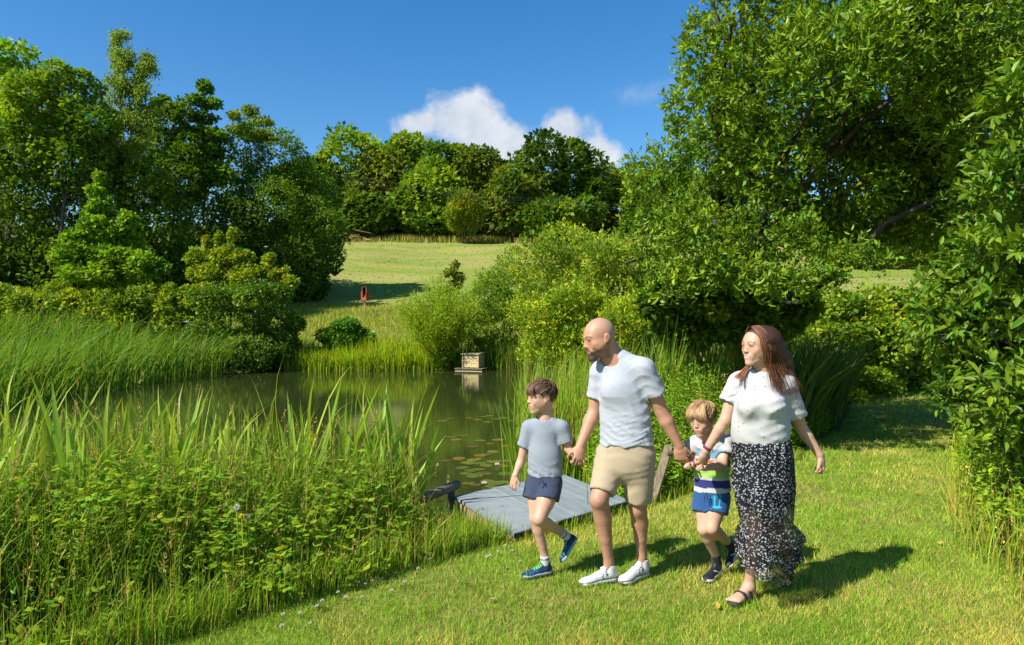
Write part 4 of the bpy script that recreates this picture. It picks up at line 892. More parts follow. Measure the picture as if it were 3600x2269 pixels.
def platform():
    zt = .04
    A, B, C_ = np.array([.014, 5.68, zt]), np.array([-.57, 6.90, zt]), np.array([1.13, 6.74, zt])
    e = empty('fishing_platform', (A+B+C_)/3-[0, 0, .3], 'low grey plastic-board platform over the pond edge', 'platform')
    n = 12; ab = B-A; ac = C_-A; la = np.linalg.norm(ac); ua, ub = nrm(ac), nrm(ab); up = np.array([0, 0, 1.0])
    wv = nrm(np.cross(ub, up)); 
    for i in range(n):      # boards run from the near edge to the water edge
        t0, t1 = (i+.035)/n, (i+.965)/n; r = np.random.default_rng(i); j = r.normal(0, .006); dz = r.normal(0, .0012)
        q = [A+ac*t0-ub*j, A+ac*t1-ub*j, A+ac*t1+ab*(1+j*.3), A+ac*t0+ab*(1+j*.3)]; c0 = .006
        V = []; F = []
        ctr = sum(q)/4
        top = [x+(ctr-x)*0+nrm(ctr-x)*c0*1.4+up*dz for x in q]; mid_ = [x-up*(c0-dz) for x in q]; bot = [x-up*.034 for x in q]
        V = top+mid_+bot; F = [(0, 1, 2, 3), (11, 10, 9, 8)]
        for a in range(4): b = (a+1) % 4; F += [(a, 4+a, 4+b, b), (4+a, 8+a, 8+b, 4+b)]
        # tongue ribs along the board
        o = MB(); o.add(V, F)
        if i < 4:
            for s in np.linspace(.12, .88, 7):
                p0 = A+ac*(t0+(t1-t0)*s)+up*(dz+.0005); p1 = p0+ab*.98; hw = nrm(ac)*.0022
                o.add([p0-hw+up*-.003, p0+hw-up*.003, p1+hw-up*.003, p1-hw-up*.003, p0+up*.002, p1+up*.002], [(0, 1, 4), (2, 3, 5), (1, 2, 5, 4), (3, 0, 4, 5)])
        o.build('deck_board', 'deck_plastic', e)
        if i:      # pale tongue showing in the joint
            o = MB(); p0 = A+ac*(i/n)-up*.0045; p1 = p0+ab*.998; o.box((p0+p1)/2, ub, nrm(np.cross(up, ub)), up, np.linalg.norm(p1-p0)/2, .0052, .003); o.build('joint_strip', 'deck_tongue', e)
    # hollow ends of the boards and the timber frame below
    m = MB()
    for i in range(n*4):
        p = A+ac*((i+.5)/(n*4))-up*.02-nrm(ab)*.0065; m.box(p, nrm(ac), nrm(ab), up, .009, .004, .010)
    m.build('board_end', 'dark_gap', e)['kind'] = 'stuff'
    def beam(p, q, h, w, nm='frame_beam'):
        b = MB(); d = nrm(q-p); s = nrm(np.cross(d, up)); b.box((p+q)/2, d, s, up, np.linalg.norm(q-p)/2, w/2, h/2, .006); b.build(nm, 'pine_weathered', e)
    zb = np.array([0, 0, -.135])
    beam(A+zb+ua*.05+ub*.03, B+zb+ua*.05-ub*.05, .19, .045); beam(C_+zb-ua*.05, C_+ab+zb-ua*.05, .19, .045)
    beam(A+zb+ua*.08+ub*.12, C_+zb-ua*.08+ub*.12, .17, .04); beam(B+zb+ua*.08-ub*.1, B+ac+zb-ua*.08-ub*.1, .17, .04)
    for p in (A+ua*.09+ub*.16, B+ua*.1-ub*.14, C_-ua*.1+ub*.16, B+ac-ua*.1-ub*.14):
        b = MB(); b.box(p+[0, 0, -.45], ua, nrm(np.cross(up, ua)), up, .045, .045, .38, .006); b.build('leg', 'pine_weathered', e)
platform()
def barriers():
    # round rail on a stubby post at the left corner of the platform
    p = P(1588, 1800, 6.95); e = empty('timber_barrier', (p[0], p[1], -.2), 'round weathered log rail on a post at the water corner of the platform', 'barrier')
    m = MB(); m.tube([(p[0], p[1], -.45), (p[0]-.004, p[1], -.2), (p[0]-.004, p[1], P(1588, 1715, 6.95)[2])], .036, 12); m.build('post', 'grey_wood', e, smooth=True)
    a, b = P(1606, 1704, 6.98), P(1512, 1742, 6.62); m = MB(); t = np.linspace(-.02, 1.5, 6)[:, None]; m.tube(a+(b-a)*t, [.046, .048, .047, .046, .046, .045], 14); m.build('rail', 'grey_wood', e, smooth=True)
    # leaning plank with a log rail behind the man
    b0, t0 = P(2296, 1752, 7.02), P(2352, 1572, 7.22); e = empty('timber_barrier', (b0[0], b0[1], 0), 'low leaning wooden barrier with a log rail behind the bald adult', 'barrier')
    d = nrm(t0-b0); s = nrm(np.cross(d, [0.45, .9, 0])); w = np.cross(s, d); m = MB(); m.box((b0+t0)/2-d*.05, d, s, w, np.linalg.norm(t0-b0)/2+.06, .042, .030, .004); m.build('post', 'old_wood', e)
    a, b = P(2350, 1590, 7.20), P(2600, 1520, 8.3); m = MB(); t = np.linspace(0, 1, 6)[:, None]; m.tube(a+(b-a)*t-nrm(b-a)*.05, .043, 14); m.build('rail', 'old_wood', e, smooth=True)
    m = MB(); q0 = np.array([b[0]-.08, b[1]-.05, -.05]); m.box((q0+b)/2, nrm(b-q0), s, np.cross(s, nrm(b-q0)), np.linalg.norm(b-q0)/2, .042, .03, .004); m.build('post', 'old_wood', e)
barriers()
def duck_house():
    c = Q(473.2, 370, 30.6); c[2] = WATER_Z; yaw = math.radians(-20); X = np.array([math.cos(yaw), math.sin(yaw), 0]); Y = np.array([-math.sin(yaw), math.cos(yaw), 0]); Z = np.array([0, 0, 1.0])
    yaw = math.radians(18); X = np.array([math.cos(yaw), -math.sin(yaw)*-1, 0]); Y = np.array([-X[1], X[0], 0])
    X = np.array([.95, -.30, 0]); X = nrm(X); Y = np.array([.30, .95, 0]); Y = nrm(Y)
    e = empty('duck_house', c, 'small pale wooden duck house on a raft at the far end of the pond', 'duck house')
    K = 1.28
    def bx(nm, o, hx, hy, hz, mt='pine', bev=.006): m = MB(); m.box(c+K*(X*o[0]+Y*o[1]+Z*o[2]), X, Y, Z, hx*K, hy*K, hz*K, bev); return m.build(nm, mt, e)
    for i in range(7): bx('raft_board', (0, -.42+.14*i, .085), .50, .066, .018, 'old_wood')
    for y in (-.40, 0, .40): bx('raft_beam', (0, y, .02), .48, .04, .05, 'pine')
    h = .145
    for i in range(3):
        bx('wall_board', (.0, -.26, .115+h*(i+.5)), .245, .014, h/2-.004); bx('wall_board', (0, .26, .115+h*(i+.5)), .245, .014, h/2-.004)
        bx('wall_board', (.262, .0, .115+h*(i+.5)), .014, .25, h/2-.004); bx('wall_board', (-.262, .0, .115+h*(i+.5)), .014, .25, h/2-.004)
    for sx in (-1, 1):
        for sy in (-1, 1): bx('corner_post', (sx*.275, sy*.262, .115+h*1.5), .026, .024, h*1.5+.004)
    bx('dark_slot', (-.232, -.277, .115+h*1.5), .012, .004, h*1.45, 'dark_gap', 0)
    m = MB(); zz = .115+h*3+.02; V = [c+K*(X*x*.33+Y*y*.33+Z*(zz+.012+.018*y)) for x, y in ((-1, -1), (1, -1), (1, 1), (-1, 1))]; V += [v+Z*.03 for v in V]
    m.add(V, [(3, 2, 1, 0), (4, 5, 6, 7), (0, 1, 5, 4), (1, 2, 6, 5), (2, 3, 7, 6), (3, 0, 4, 7)]); m.build('roof', 'pine', e)
duck_house()
def lifebuoy():
    b = G(364.5, 48.0); e = empty('lifebuoy_housing', b, 'red rescue-line housing on a wooden post in the meadow', 'lifebuoy housing'); X = np.array([1, 0, 0.]); Y = np.array([0, 1, 0.]); Z = np.array([0, 0, 1.])
    k = 48/FPX*1024/3600; zz = lambda v: CAMZ-(v-1134.5)*48/2461.0
    def bx(nm, o, hx, hy, hz, mt, bev=.004): m = MB(); m.box(b+X*o[0]+Y*o[1]+Z*(o[2]-b[2]), X, Y, Z, hx, hy, hz, bev); return m.build(nm, mt, e)
    top, bot = zz(1010), zz(1058); z2 = zz(1026)
    bx('post', (0, .05, (bot+b[2])/2), .05, .05, (bot-b[2])/2+.1, 'pine_weathered')
    bx('back_panel', (0, .10, (bot+z2)/2), .26, .015, (z2-bot)/2, 'red_paint')
    hw = .13; zc = (top+bot)/2; hz = (top-bot)/2
    bx('box_back', (0, .07, zc), hw, .012, hz, 'dark_gap')
    for s in (-1, 1): bx('box_side', (s*hw, -.03, zc), .016, .10, hz, 'faded_red')
    bx('box_top', (0, -.03, top), hw+.02, .105, .012, 'grey_wood'); bx('box_front', (0, -.12, bot+.11), hw-.016, .012, .11, 'faded_red')
    m = MB()
    for q in range(3): m.tube([(b[0]-.05+.05*q, b[1]-.03, bot+.2), (b[0]-.03+.02*q, b[1]-.04, bot+.42), (b[0]+.03, b[1]-.03, bot+.2)], .014, 5)
    m.build('throw_line', 'yellow_rope', e)
lifebuoy()
def wires():
    for i, (v0, v1) in enumerate(((186, 203), (189, 206), (192, 208))):
        a = Q(330, v0-12, 104); b = Q(760, v1+6, 99); t = np.linspace(0, 1, 24)[:, None]; pts = a+(b-a)*t-np.array([0, 0, 1.])*4*t*(1-t)*1.2; m = MB(); m.tube(pts, .022, 4); o = m.build('power_line', 'wire', None, base=pts[0])
        tag(o, 'thin overhead wire crossing in front of the hilltop wood', 'power line', 'overhead wires')
wires()
def brush_pile():
    r = np.random.default_rng(9); c = G(337, 113); e = empty('brush_pile', c, 'heap of cut orange-brown branches at the field edge', 'brush pile')
    for i in range(40):
        a = r.uniform(0, math.pi); p = c+np.array([r.normal(0, 2.6), r.normal(0, .8), .2+abs(r.normal(0, .8))]); d = np.array([math.cos(a), math.sin(a)*.5, r.normal(0, .25)])*r.uniform(.5, 1.6); m = MB(); m.tube([p-d, p+d], [r.uniform(.06, .14), .05], 5); m.build('branch', 'cut_branch', e)
wood_mat('cut_branch', (.20, .10, .04), (.40, .24, .12), (2, 2, 2)); brush_pile()
# ================================================================ smooth solids for the people
def _dot(a, b): return (a*b).sum(-1)
def cone(a, b, ra, rb, flat=None, cap=False, capa=False):
    """round cone a->b; flat=(axis, s) squashes it along axis; cap cuts it square at b"""
    a = np.asarray(a, np.float32); b = np.asarray(b, np.float32); ab = b-a; L2 = float(ab@ab)+1e-9; dr = nrm(ab).astype(np.float32)
    if flat is not None: fa = nrm(flat[0]).astype(np.float32); fs = flat[1]
    def fn(X):
        t = np.clip(_dot(X-a, ab)/L2, 0, 1)
        q = X-(a+t[..., None]*ab)
        r = ra+(rb-ra)*t
        if flat is not None:
            q = q+fa*(_dot(q, fa)*(1/fs-1))[..., None]
            d = (np.sqrt(_dot(q, q))-r)*(1.0 if fs > 1 else (fs+1)/2)
        else: d = np.sqrt(_dot(q, q))-r
        if cap: d = np.maximum(d, _dot(X-b, dr))
        if capa: d = np.maximum(d, -_dot(X-a, dr))
        return d
    R = max(ra, rb)*(max(1.0, flat[1]) if flat is not None else 1.0)
    return fn, np.minimum(a, b)-R, np.maximum(a, b)+R
def ell(c, r, axes=None):
    c = np.asarray(c, np.float32); A = np.eye(3, dtype=np.float32) if axes is None else np.asarray(axes, np.float32)
    r = np.asarray(r, np.float32)
    def fn(X):
        q = (X-c)@A.T
        k0 = np.sqrt(((q/r)**2).sum(-1)); k1 = np.sqrt(((q/(r*r))**2).sum(-1))
        return k0*(k0-1)/np.maximum(k1, 1e-6)
    R = float(r.max()); return fn, c-R, c+R
def custom(fn, lo, hi): return fn, np.asarray(lo, float), np.asarray(hi, float)
class Solid:
    def __init__(s): s.ops = []; s.post = None
    def u(s, prim, k=0.015): s.ops.append((prim, k, 1)); return s
    def sub(s, prim, k=0.006): s.ops.append((prim, k, -1)); return s
    def limb(s, pts, rad, k=0.02, flat=None):
        for i in range(len(pts)-1): s.u(cone(pts[i], pts[i+1], rad[i], rad[i+1], flat), k if i == 0 else 0.012)
        return s
    def bounds(s, m=0.012):
        lo = np.min([o[0][1] for o in s.ops if o[2] > 0], 0)-m; hi = np.max([o[0][2] for o in s.ops if o[2] > 0], 0)+m
        return lo, hi
    def grid(s, lo, hi, h):
        n = np.ceil((np.asarray(hi)-lo)/h).astype(int)+1
        D = np.full(n, 0.06, np.float32)
        ax = [lo[i]+h*np.arange(n[i]) for i in range(3)]
        for (fn, a, b), k, sg in s.ops:
            m = k+0.02
            i0 = np.clip(np.floor((a-m-lo)/h).astype(int), 0, n); i1 = np.clip(np.ceil((b+m-lo)/h).astype(int)+1, 0, n)
            if np.any(i1 <= i0): continue
            sl = tuple(slice(i0[i], i1[i]) for i in range(3))
            X = np.stack(np.meshgrid(ax[0][sl[0]], ax[1][sl[1]], ax[2][sl[2]], indexing='ij'), -1).astype(np.float32)
            d = fn(X); e = D[sl]
            if sg > 0:
                if k > 0:
                    w = np.clip(.5+.5*(e-d)/k, 0, 1); r = e+(d-e)*w-k*w*(1-w)
                else: r = np.minimum(e, d)
            else:
                if k > 0:
                    w = np.clip(.5+.5*(-e+d)/k*-1, 0, 1); w = np.clip(.5-.5*(e+d)/k, 0, 1); r = e+(-d-e)*w+k*w*(1-w)
                else: r = np.maximum(e, -d)
            D[sl] = np.minimum(r, 0.06)
        if s.post is not None:
            near = np.abs(D) < 0.03; ii = np.nonzero(near)
            X = np.stack([ax[0][ii[0]], ax[1][ii[1]], ax[2][ii[2]]], -1)
            D[ii] = D[ii]+s.post(X).astype(np.float32)
        return D
    def mesh(s, h=0.006, fine=(), smooth=1, lo=None, hi=None):
        if lo is None: lo, hi = s.bounds()
        V, F = surfnets(s.grid(lo, hi, h), lo, h)
        V = lap(V, F, smooth)
        for (a, b, hf) in fine:
            ins = np.all((V > np.asarray(a)+h*1.2) & (V < np.asarray(b)-h*1.2), 1)
            keep = ~np.all(ins[F], 1); F = F[keep]
        VV = [V]; FF = [F]; n = len(V)
        for (a, b, hf) in fine:
            v, f = surfnets(s.grid(np.asarray(a), np.asarray(b), hf), np.asarray(a), hf); v = lap(v, f, 1)
            VV.append(v); FF.append(f+n); n += len(v)
        V = np.concatenate(VV); F = np.concatenate(FF)
        use = np.zeros(len(V), bool); use[F.ravel()] = True; mp = np.cumsum(use)-1
        return V[use], mp[F]
def surfnets(D, lo, h):
    S = D < 0; nx, ny, nz = D.shape
    c = np.zeros((nx-1, ny-1, nz-1), np.int8)
    for i in (0, 1):
        for j in (0, 1):
            for k in (0, 1): c += S[i:nx-1+i, j:ny-1+j, k:nz-1+k]
    act = (c > 0) & (c < 8); I, J, K = np.nonzero(act); m = len(I)
    idx = np.full(act.shape, -1, np.int64); idx[I, J, K] = np.arange(m)
    acc = np.zeros((m, 3)); cnt = np.zeros(m)
    cs = [(i, j, k) for i in (0, 1) for j in (0, 1) for k in (0, 1)]
    for a in cs:
        for ax in range(3):
            if a[ax]: continue
            b = list(a); b[ax] = 1
            da = D[I+a[0], J+a[1], K+a[2]]; db = D[I+b[0], J+b[1], K+b[2]]
            x = (da < 0) != (db < 0); t = np.where(x, da/np.where(x, da-db, 1), 0)
            p = np.zeros((m, 3)); p[:] = a; p[:, ax] += t
            acc += p*x[:, None]; cnt += x
    V = np.asarray(lo)+h*(np.stack([I, J, K], 1)+acc/np.maximum(cnt, 1)[:, None])
    Fs = []
    for ax in range(3):
        o = [q for q in range(3) if q != ax]
        sa = [slice(None)]*3; sb = [slice(None)]*3; sa[ax] = slice(0, -1); sb[ax] = slice(1, None)
        x = S[tuple(sa)] != S[tuple(sb)]; ii = list(np.nonzero(x))
        ok = (ii[o[0]] > 0) & (ii[o[0]] < D.shape[o[0]]-1) & (ii[o[1]] > 0) & (ii[o[1]] < D.shape[o[1]]-1)
        ii = [q[ok] for q in ii]
        def cell(d0, d1):
            q = [w.copy() for w in ii]; q[o[0]] = q[o[0]]+d0; q[o[1]] = q[o[1]]+d1; return idx[q[0], q[1], q[2]]
        f = np.stack([cell(-1, -1), cell(0, -1), cell(0, 0), cell(-1, 0)], 1)
        ins = S[ii[0], ii[1], ii[2]]
        flip = ins if ax != 1 else ~ins
        f[~flip] = f[~flip][:, ::-1]
        Fs.append(f)
    F = np.concatenate(Fs); return V, F[np.all(F >= 0, 1)]
def lap(V, F, it, lam=0.5):
    if it <= 0: return V
    e = np.concatenate([F[:, [0, 1]], F[:, [1, 2]], F[:, [2, 3]], F[:, [3, 0]]]); n = len(V)
    for _ in range(it):
        s = np.zeros_like(V); w = np.bincount(e[:, 0], minlength=n)+np.bincount(e[:, 1], minlength=n)
        for q in range(3): s[:, q] = np.bincount(e[:, 0], V[e[:, 1], q], n)+np.bincount(e[:, 1], V[e[:, 0], q], n)
        m = w > 0; V = V.copy(); V[m] += lam*(s[m]/w[m][:, None]-V[m])
    return V
def folds(seed, amp, freq, dirs, warp=1.6, pw=1.0):
    """cloth creases: warped sine ridges, freq in creases per metre along each direction"""
    r = np.random.default_rng(seed)
    ws = [(nrm(d)*freq*2*math.pi*r.uniform(.7, 1.3), r.normal(size=3)*freq*2.2, r.normal(size=3)*freq*1.1, r.uniform(0, 6, 3)) for d in dirs]
    def fn(X):
        s = 0
        for k, k2, k3, ph in ws:
            w = np.sin(X@k+warp*np.sin(X@k2+ph[0])+ph[1]); g = .5+.5*np.sin(X@k3+ph[2])
            s = s-((1-np.abs(w))**1.6-.3)*g*g*1.5
        return amp*s/len(ws)**.5
    return fn

CC = np.array([0, -.035, .135]); CR = np.array([.322, .372, .36])   # skull centre and radii in head heights
class Head:
    """head solid in units of its height H; axes: side (its left), forward, up; origin mid head"""
    def __init__(s, c, fwd, up, H):
        s.c = np.asarray(c, float); s.f = nrm(fwd); s.u = nrm(np.asarray(up, float)-s.f*np.dot(up, s.f)); s.l = np.cross(s.u, s.f); s.H = H
        s.A = np.stack([s.l, s.f, s.u])
    def w(s, r, f, u): return s.c+s.H*(r*s.l+f*s.f+u*s.u)
    def loc(s, V): return ((np.asarray(V)-s.c)@s.A.T)/s.H
    def e(s, r, f, u, rr, rf, ru): return ell(s.w(r, f, u), np.array([rr, rf, ru])*s.H, s.A)
    def cn(s, a, b, ra, rb, **k): return cone(s.w(*a), s.w(*b), ra*s.H, rb*s.H, **k)
    def add(s, S, child=False, goatee=False, jaw=1.0, nose=1.0, smile=0.0, female=False):
        H = s.H; k = 0.05*H
        S.u(s.e(*CC, *CR), k)
        S.u(s.e(0, .17, .09, .26, .215, .27), .08*H)
        S.u(s.cn((0, .14, .0), (0, .17, -.26), .245, .185*jaw), .08*H)
        for g in (-1, 1):
            S.u(s.cn((g*.20, -.03, -.14), (g*.16*jaw, .05, -.28), .09, .085), .08*H)
            S.u(s.cn((g*.17*jaw, .04, -.28), (g*.04, .245, -.405), .085*jaw, .085), .06*H)
            S.u(s.e(g*.165, .235, -.085, .105, .09, .085), .07*H)
            S.u(s.e(g*.195*jaw, .08, -.14, .115, .20, .18), .06*H)
            if smile: S.u(s.e(g*.145, .265, -.15, .065, .06, .06), .05*H)
        S.u(s.e(0, .305 if not child else .265, -.41, .09, .08, .08), .06*H)
        S.u(s.e(0, .283, -.25, .15, .11, .13), .06*H)
        if not child:
            for g in (-1, 1): S.u(s.cn((g*.045, .375, .085), (g*.19, .315, .10), .034 if not female else .024, .026), .04*H)
        if goatee: S.u(s.e(0, .305, -.45, .11, .09, .095), .05*H); S.u(s.e(0, .385, -.195, .10, .03, .03), .03*H)
        for g in (-1, 1): S.sub(s.e(g*.135, .43, .03, .075, .07, .05), .045*H)
        for g in (-1, 1): S.u(s.e(g*.135, .325, .03, .066, .06, .052), .012*H)
        q = nose
        S.u(s.cn((0, .355, .035), (0, .375+.048*q, -.112), .034, .046*q), .04*H)
        for g in (-1, 1): S.u(s.e(g*.045*q, .375+.02*q, -.13, .034, .042, .032), .025*H)
        S.u(s.e(0, .362, -.235, .095, .035, .020), .02*H)
        S.u(s.e(0, .352, -.285, .08, .036, .024), .02*H)
        S.sub(s.e(0, .412, -.262, .12, .045, .008), .012*H)
        for g in (-1, 1):
            S.u(s.e(g*.338, -.055, .02, .026, .085, .085), .02*H)
            S.u(s.e(g*.335, -.03, -.05, .024, .055, .085), .02*H)
            S.sub(s.e(g*.372, -.03, .0, .022, .045, .065), .02*H)
    def color(s, V, C, skin, lip=(.55, .2, .17), brow=(.1, .06, .04), teeth=False, beard=None, scalp=None, eye=(.03, .02, .015), browu=.115):
        q = s.loc(V); r = np.abs(q[:, 0]); f = q[:, 1]; u = q[:, 2]
        hd = (np.abs(q) < .62).all(1) & (u > -.5)
        skin = np.asarray(skin)
        def put(m, c, a=1.0):
            a = np.asarray(a)*m; C[:] = C*(1-a[:, None])+np.asarray(c)*a[:, None]
        ear = hd & (r > .33) & (np.abs(f+.04) < .1); put(ear, skin*[1.12, .82, .75], .6)
        chk = hd*np.exp(-(((r-.17)/.11)**2+((f-.27)/.12)**2+((u+.09)/.1)**2)); put(chk, skin*[1.1, .82, .78], .5)
        nz = hd*np.exp(-((r/.06)**2+((f-.46)/.05)**2+((u+.12)/.06)**2)); put(nz, skin*[1.1, .82, .78], .6)
        if scalp is not None: put(hd*sstep(.16, .34, u-.25*f)*(f < .33), scalp, .45); put(hd*(f < -.1)*(u > -.2)*sstep(.0, -.25, f), scalp, .45)
        if beard is not None:
            line = np.interp(f, [-.1, .05, .2, .3, .38], [.02, -.10, -.20, -.235, -.235])
            b = hd*sstep(.0, .05, line-u)*(f > -.10)*(u > -.56)
            chin = sstep(.12, .28, f)*sstep(-.2, -.3, u)
            lipz = (r < .085) & (u < -.225) & (u > -.315)
            put(b*(~lipz), beard, .5+.45*chin)
            put(hd & (u > -.222) & (u < -.165) & (r < .11) & (f > .3), beard, .8)
        L = hd & (f > .30) & (r < .105) & (np.abs(u+.262+.35*r*r*-8*.0) < .052*(1-(r/.12)**2)); put(L, lip, .85)
        ln = hd & (f > .27) & (r < .125) & (np.abs(u+.262-.9*r*r) < .009); put(ln, (.14, .04, .035), .8)
        if teeth: put(hd & (f > .29) & (r < teeth[0]) & (np.abs(u+.268-1.4*r*r) < teeth[1]), (.62, .58, .54), .9)
        e2 = ((r-.135)/.062)**2+((u-.028)/.021)**2; put(hd & (f > .28) & (e2 < 1), eye, .85)
        ld = ((r-.135)/.08)**2+((u-.05)/.016)**2; put(hd & (f > .28) & (ld < 1), skin*.45, .7)
        bl = np.interp(r, [.04, .12, .21], [browu-.02, browu+.012, browu-.012]); put(hd & (f > .2) & (r > .04) & (r < .22) & (np.abs(u-bl) < .02), brow, .75)
        return C

def hand(S, wrist, d, n, size=0.18, curl=1.0, thumb=1.0, spread=1.0, side=None):
    """palm, four fingers and a thumb; d wrist->knuckles, n the way the palm faces, side towards the thumb"""
    d = nrm(d); n = nrm(np.asarray(n, float)-d*np.dot(n, d)); sd = np.cross(d, n) if side is None else nrm(side)
    if side is not None: sd = nrm(sd-d*np.dot(sd, d)-n*np.dot(sd, n))
    k = size/0.18; w = np.asarray(wrist, float)
    S.u(cone(w, w+d*.03*k, .026*k, .030*k, (n, .75)), .012)
    S.u(ell(w+d*.052*k, np.array([.045, .040, .017])*k, np.stack([d, sd, n])), .012*k)
    for i, (o, L) in enumerate(zip((.031, .011, -.010, -.029), (.070, .078, .073, .056))):
        p = w+d*(.086-.004*abs(i-1.2))*k+sd*o*k; a = 0.0; r = .0092*k
        for j, (fr, ca) in enumerate(((.45, .55), (.32, 1.0), (.23, .75))):
            a += curl*ca*(1+.06*i); q = p+(d*math.cos(a)+n*math.sin(a)+sd*.06*spread*(1-i/1.5)*(j == 0))*L*fr*k
            S.u(cone(p, q, r, r*.92), .004*k); p = q; r *= .93
    p = w+d*.026*k+sd*.030*k+n*.006*k; q = p+nrm(d*.75+sd*.55*thumb+n*.35)*.045*k
    S.u(cone(p, q, .0125*k, .0105*k), .010*k)
    e = q+nrm(d*.85+sd*.05+n*.5*min(1.2, curl+.2))*.034*k; S.u(cone(q, e, .0105*k, .0082*k), .004*k)
    return w+d*.06*k
def slabcap(a, b, ra, rb, up, h, c):
    """sole: stadium outline a->b, thickness 2h about height c along up"""
    a = np.asarray(a, np.float32); b = np.asarray(b, np.float32); up = nrm(up).astype(np.float32)
    ab = b-a; ab = ab-up*float(ab@up); L2 = float(ab@ab)
    def fn(X):
        q = X-a; z = _dot(q, up); q = q-z[..., None]*up; t = np.clip(_dot(q, ab)/L2, 0, 1)
        e = q-t[..., None]*ab; tt = t; r = ra+(rb-ra)*tt-.12*ra*np.sin(math.pi*np.clip(tt*1.25, 0, 1))
        d2 = np.sqrt(_dot(e, e))-r; dz = np.abs(z-c)-h
        return np.maximum(d2, dz)
    R = max(ra, rb)+abs(c)+h
    return fn, np.minimum(a, b)-R, np.maximum(a, b)+R
# ================================================================ people
col_mat('skin', rough=0.48, spec=0.35, nscale=60, namp=0.06, bump=0.12, bscale=260, sss=0.0)
col_mat('cloth', rough=0.9, spec=0.12, nscale=420, namp=0.10, bump=0.25, bscale=900, sheen=0.15)
col_mat('heather', rough=0.92, spec=0.1, nscale=300, namp=0.16, bump=0.25, bscale=900, sheen=0.15)
col_mat('hair', rough=0.5, spec=0.35, nscale=120, namp=0.2)
col_mat('shoe', rough=0.55, spec=0.35, nscale=150, namp=0.08, bump=0.15, bscale=500)
col_mat('shoe_knit', rough=0.75, spec=0.25, nscale=240, namp=0.25, bump=0.3, bscale=600)
def body_obj(S, fine, skin, paint, name, label, base, h=0.0115):
    V, F = S.mesh(h, fine)
    C = np.tile(np.asarray(skin, float), (len(V), 1)); paint(V, C)
    o = build(name, V, F, 'skin', C, None, True, base)
    return tag(o, label, 'person')
def garment(S, name, mt, parent, color, h=0.0105, paint=None, smooth=2, label=None):
    V, F = S.mesh(h, smooth=smooth)
    C = np.tile(np.asarray(color, float), (len(V), 1))
    if paint: paint(V, C)
    o = build(name, V, F, mt, C, parent, True)
    if label: o['label'] = label
    return o
def strands(name, curves, rad, cols, parent, n=3, mt='hair'):
    """curves (m, k, 3) -> thin tapered tubes in one mesh"""
    cv = np.asarray(curves, float); m, k, _ = cv.shape
    tan = nrm(np.gradient(cv, axis=1)); ref = nrm(RNG.normal(size=(m, 1, 3))); a = nrm(np.cross(tan, ref)); b = np.cross(tan, a)
    t = np.linspace(0, 1, k); pr = rad*np.minimum(1, 1.05-t**3)[None, :, None]
    ang = np.arange(n)*2*math.pi/n
    V = np.stack([cv+pr*(math.cos(x)*a+math.sin(x)*b) for x in ang], 2).reshape(-1, 3)
    base = (np.arange(m)*k*n)[:, None, None]; i = (np.arange(k-1)*n)[None, :, None]; j = np.arange(n)[None, None, :]; j2 = (j+1) % n
    F = np.stack([base+i+j, base+i+j2, base+i+n+j2, base+i+n+j], -1).reshape(-1, 4)
    C = np.repeat(np.asarray(cols, float), k*n, 0)
    return build(name, V, F, mt, C, parent, True)
def head_strands(hd, n, crown, lim, rad, infl, cols, parent, seed, name='hair_layer', wob=.02, k=7, sweep=.0, span=(.5, 1.1)):
    """strands that flow from the crown over the skull down to the hairline lim(r,f)"""
    r = np.random.default_rng(seed)
    c = CC; R = CR*infl
    ax = nrm(np.asarray(crown, float)); e1 = nrm(np.cross(ax, [1, 0, 0.01])); e2 = np.cross(ax, e1)
    phi = r.uniform(0, 2*math.pi, n); t0 = r.uniform(.0, 1.25, n)*r.uniform(.4, 1, n); sp = r.uniform(*span, n)
    t = np.linspace(0, 1, k)[None]; th = t0[:, None]+sp[:, None]*t; ph = phi[:, None]+sweep*t+wob*4*np.sin(3*t+phi[:, None]*7)*.3
    D = np.cos(th)[..., None]*ax+np.sin(th)[..., None]*(np.cos(ph)[..., None]*e1+np.sin(ph)[..., None]*e2)
    lift = 1+r.uniform(-.01, .05, n)[:, None]+(.03+.09*(r.random(n) < .10))[:, None]*np.sin(math.pi*t*.8)
    L = c+D*R*lift[..., None]
    # below the equator hang straight instead of following the skull
    low = lim(L[..., 0], L[..., 1]); bad = L[..., 2] < low+r.normal(0, .02, n)[:, None]
    for i in range(n):
        b = np.nonzero(bad[i])[0]
        if len(b): L[i, b[0]:] = L[i, max(b[0]-1, 0)]+np.linspace(0, .004, k-b[0])[:, None]*np.array([0, 0, -1])
    ok = (L[:, 0, 2] > low[:, 0])
    L = L[ok]
    W = hd.c+hd.H*(L@hd.A)
    cc = np.asarray(cols[0])+(np.asarray(cols[1])-np.asarray(cols[0]))*r.random((len(W), 1))
    return strands(name, W, rad, cc, parent)
def hair_cap(hd, lim, infl, thick, color, parent, seed, amp=.006, name='hair', extra=None, h=.006):
    S = Solid(); H = hd.H
    base = ell(hd.w(*CC), CR*H*infl, hd.A)
    def fn(X):
        d = base[0](X); q = ((X-hd.c)@hd.A.T)/H
        g = (lim(q[..., 0], q[..., 1])-q[..., 2])*H*.8
        return np.maximum(d, g)
    S.u(custom(fn, base[1], base[2]), 0)
    if extra: extra(S)
    S.post = folds(seed, amp, 38, [hd.l, hd.l+hd.f*.3, hd.l-hd.f*.4], 1.2)
    return garment(S, name, 'hair', parent, color, h=h, smooth=1)
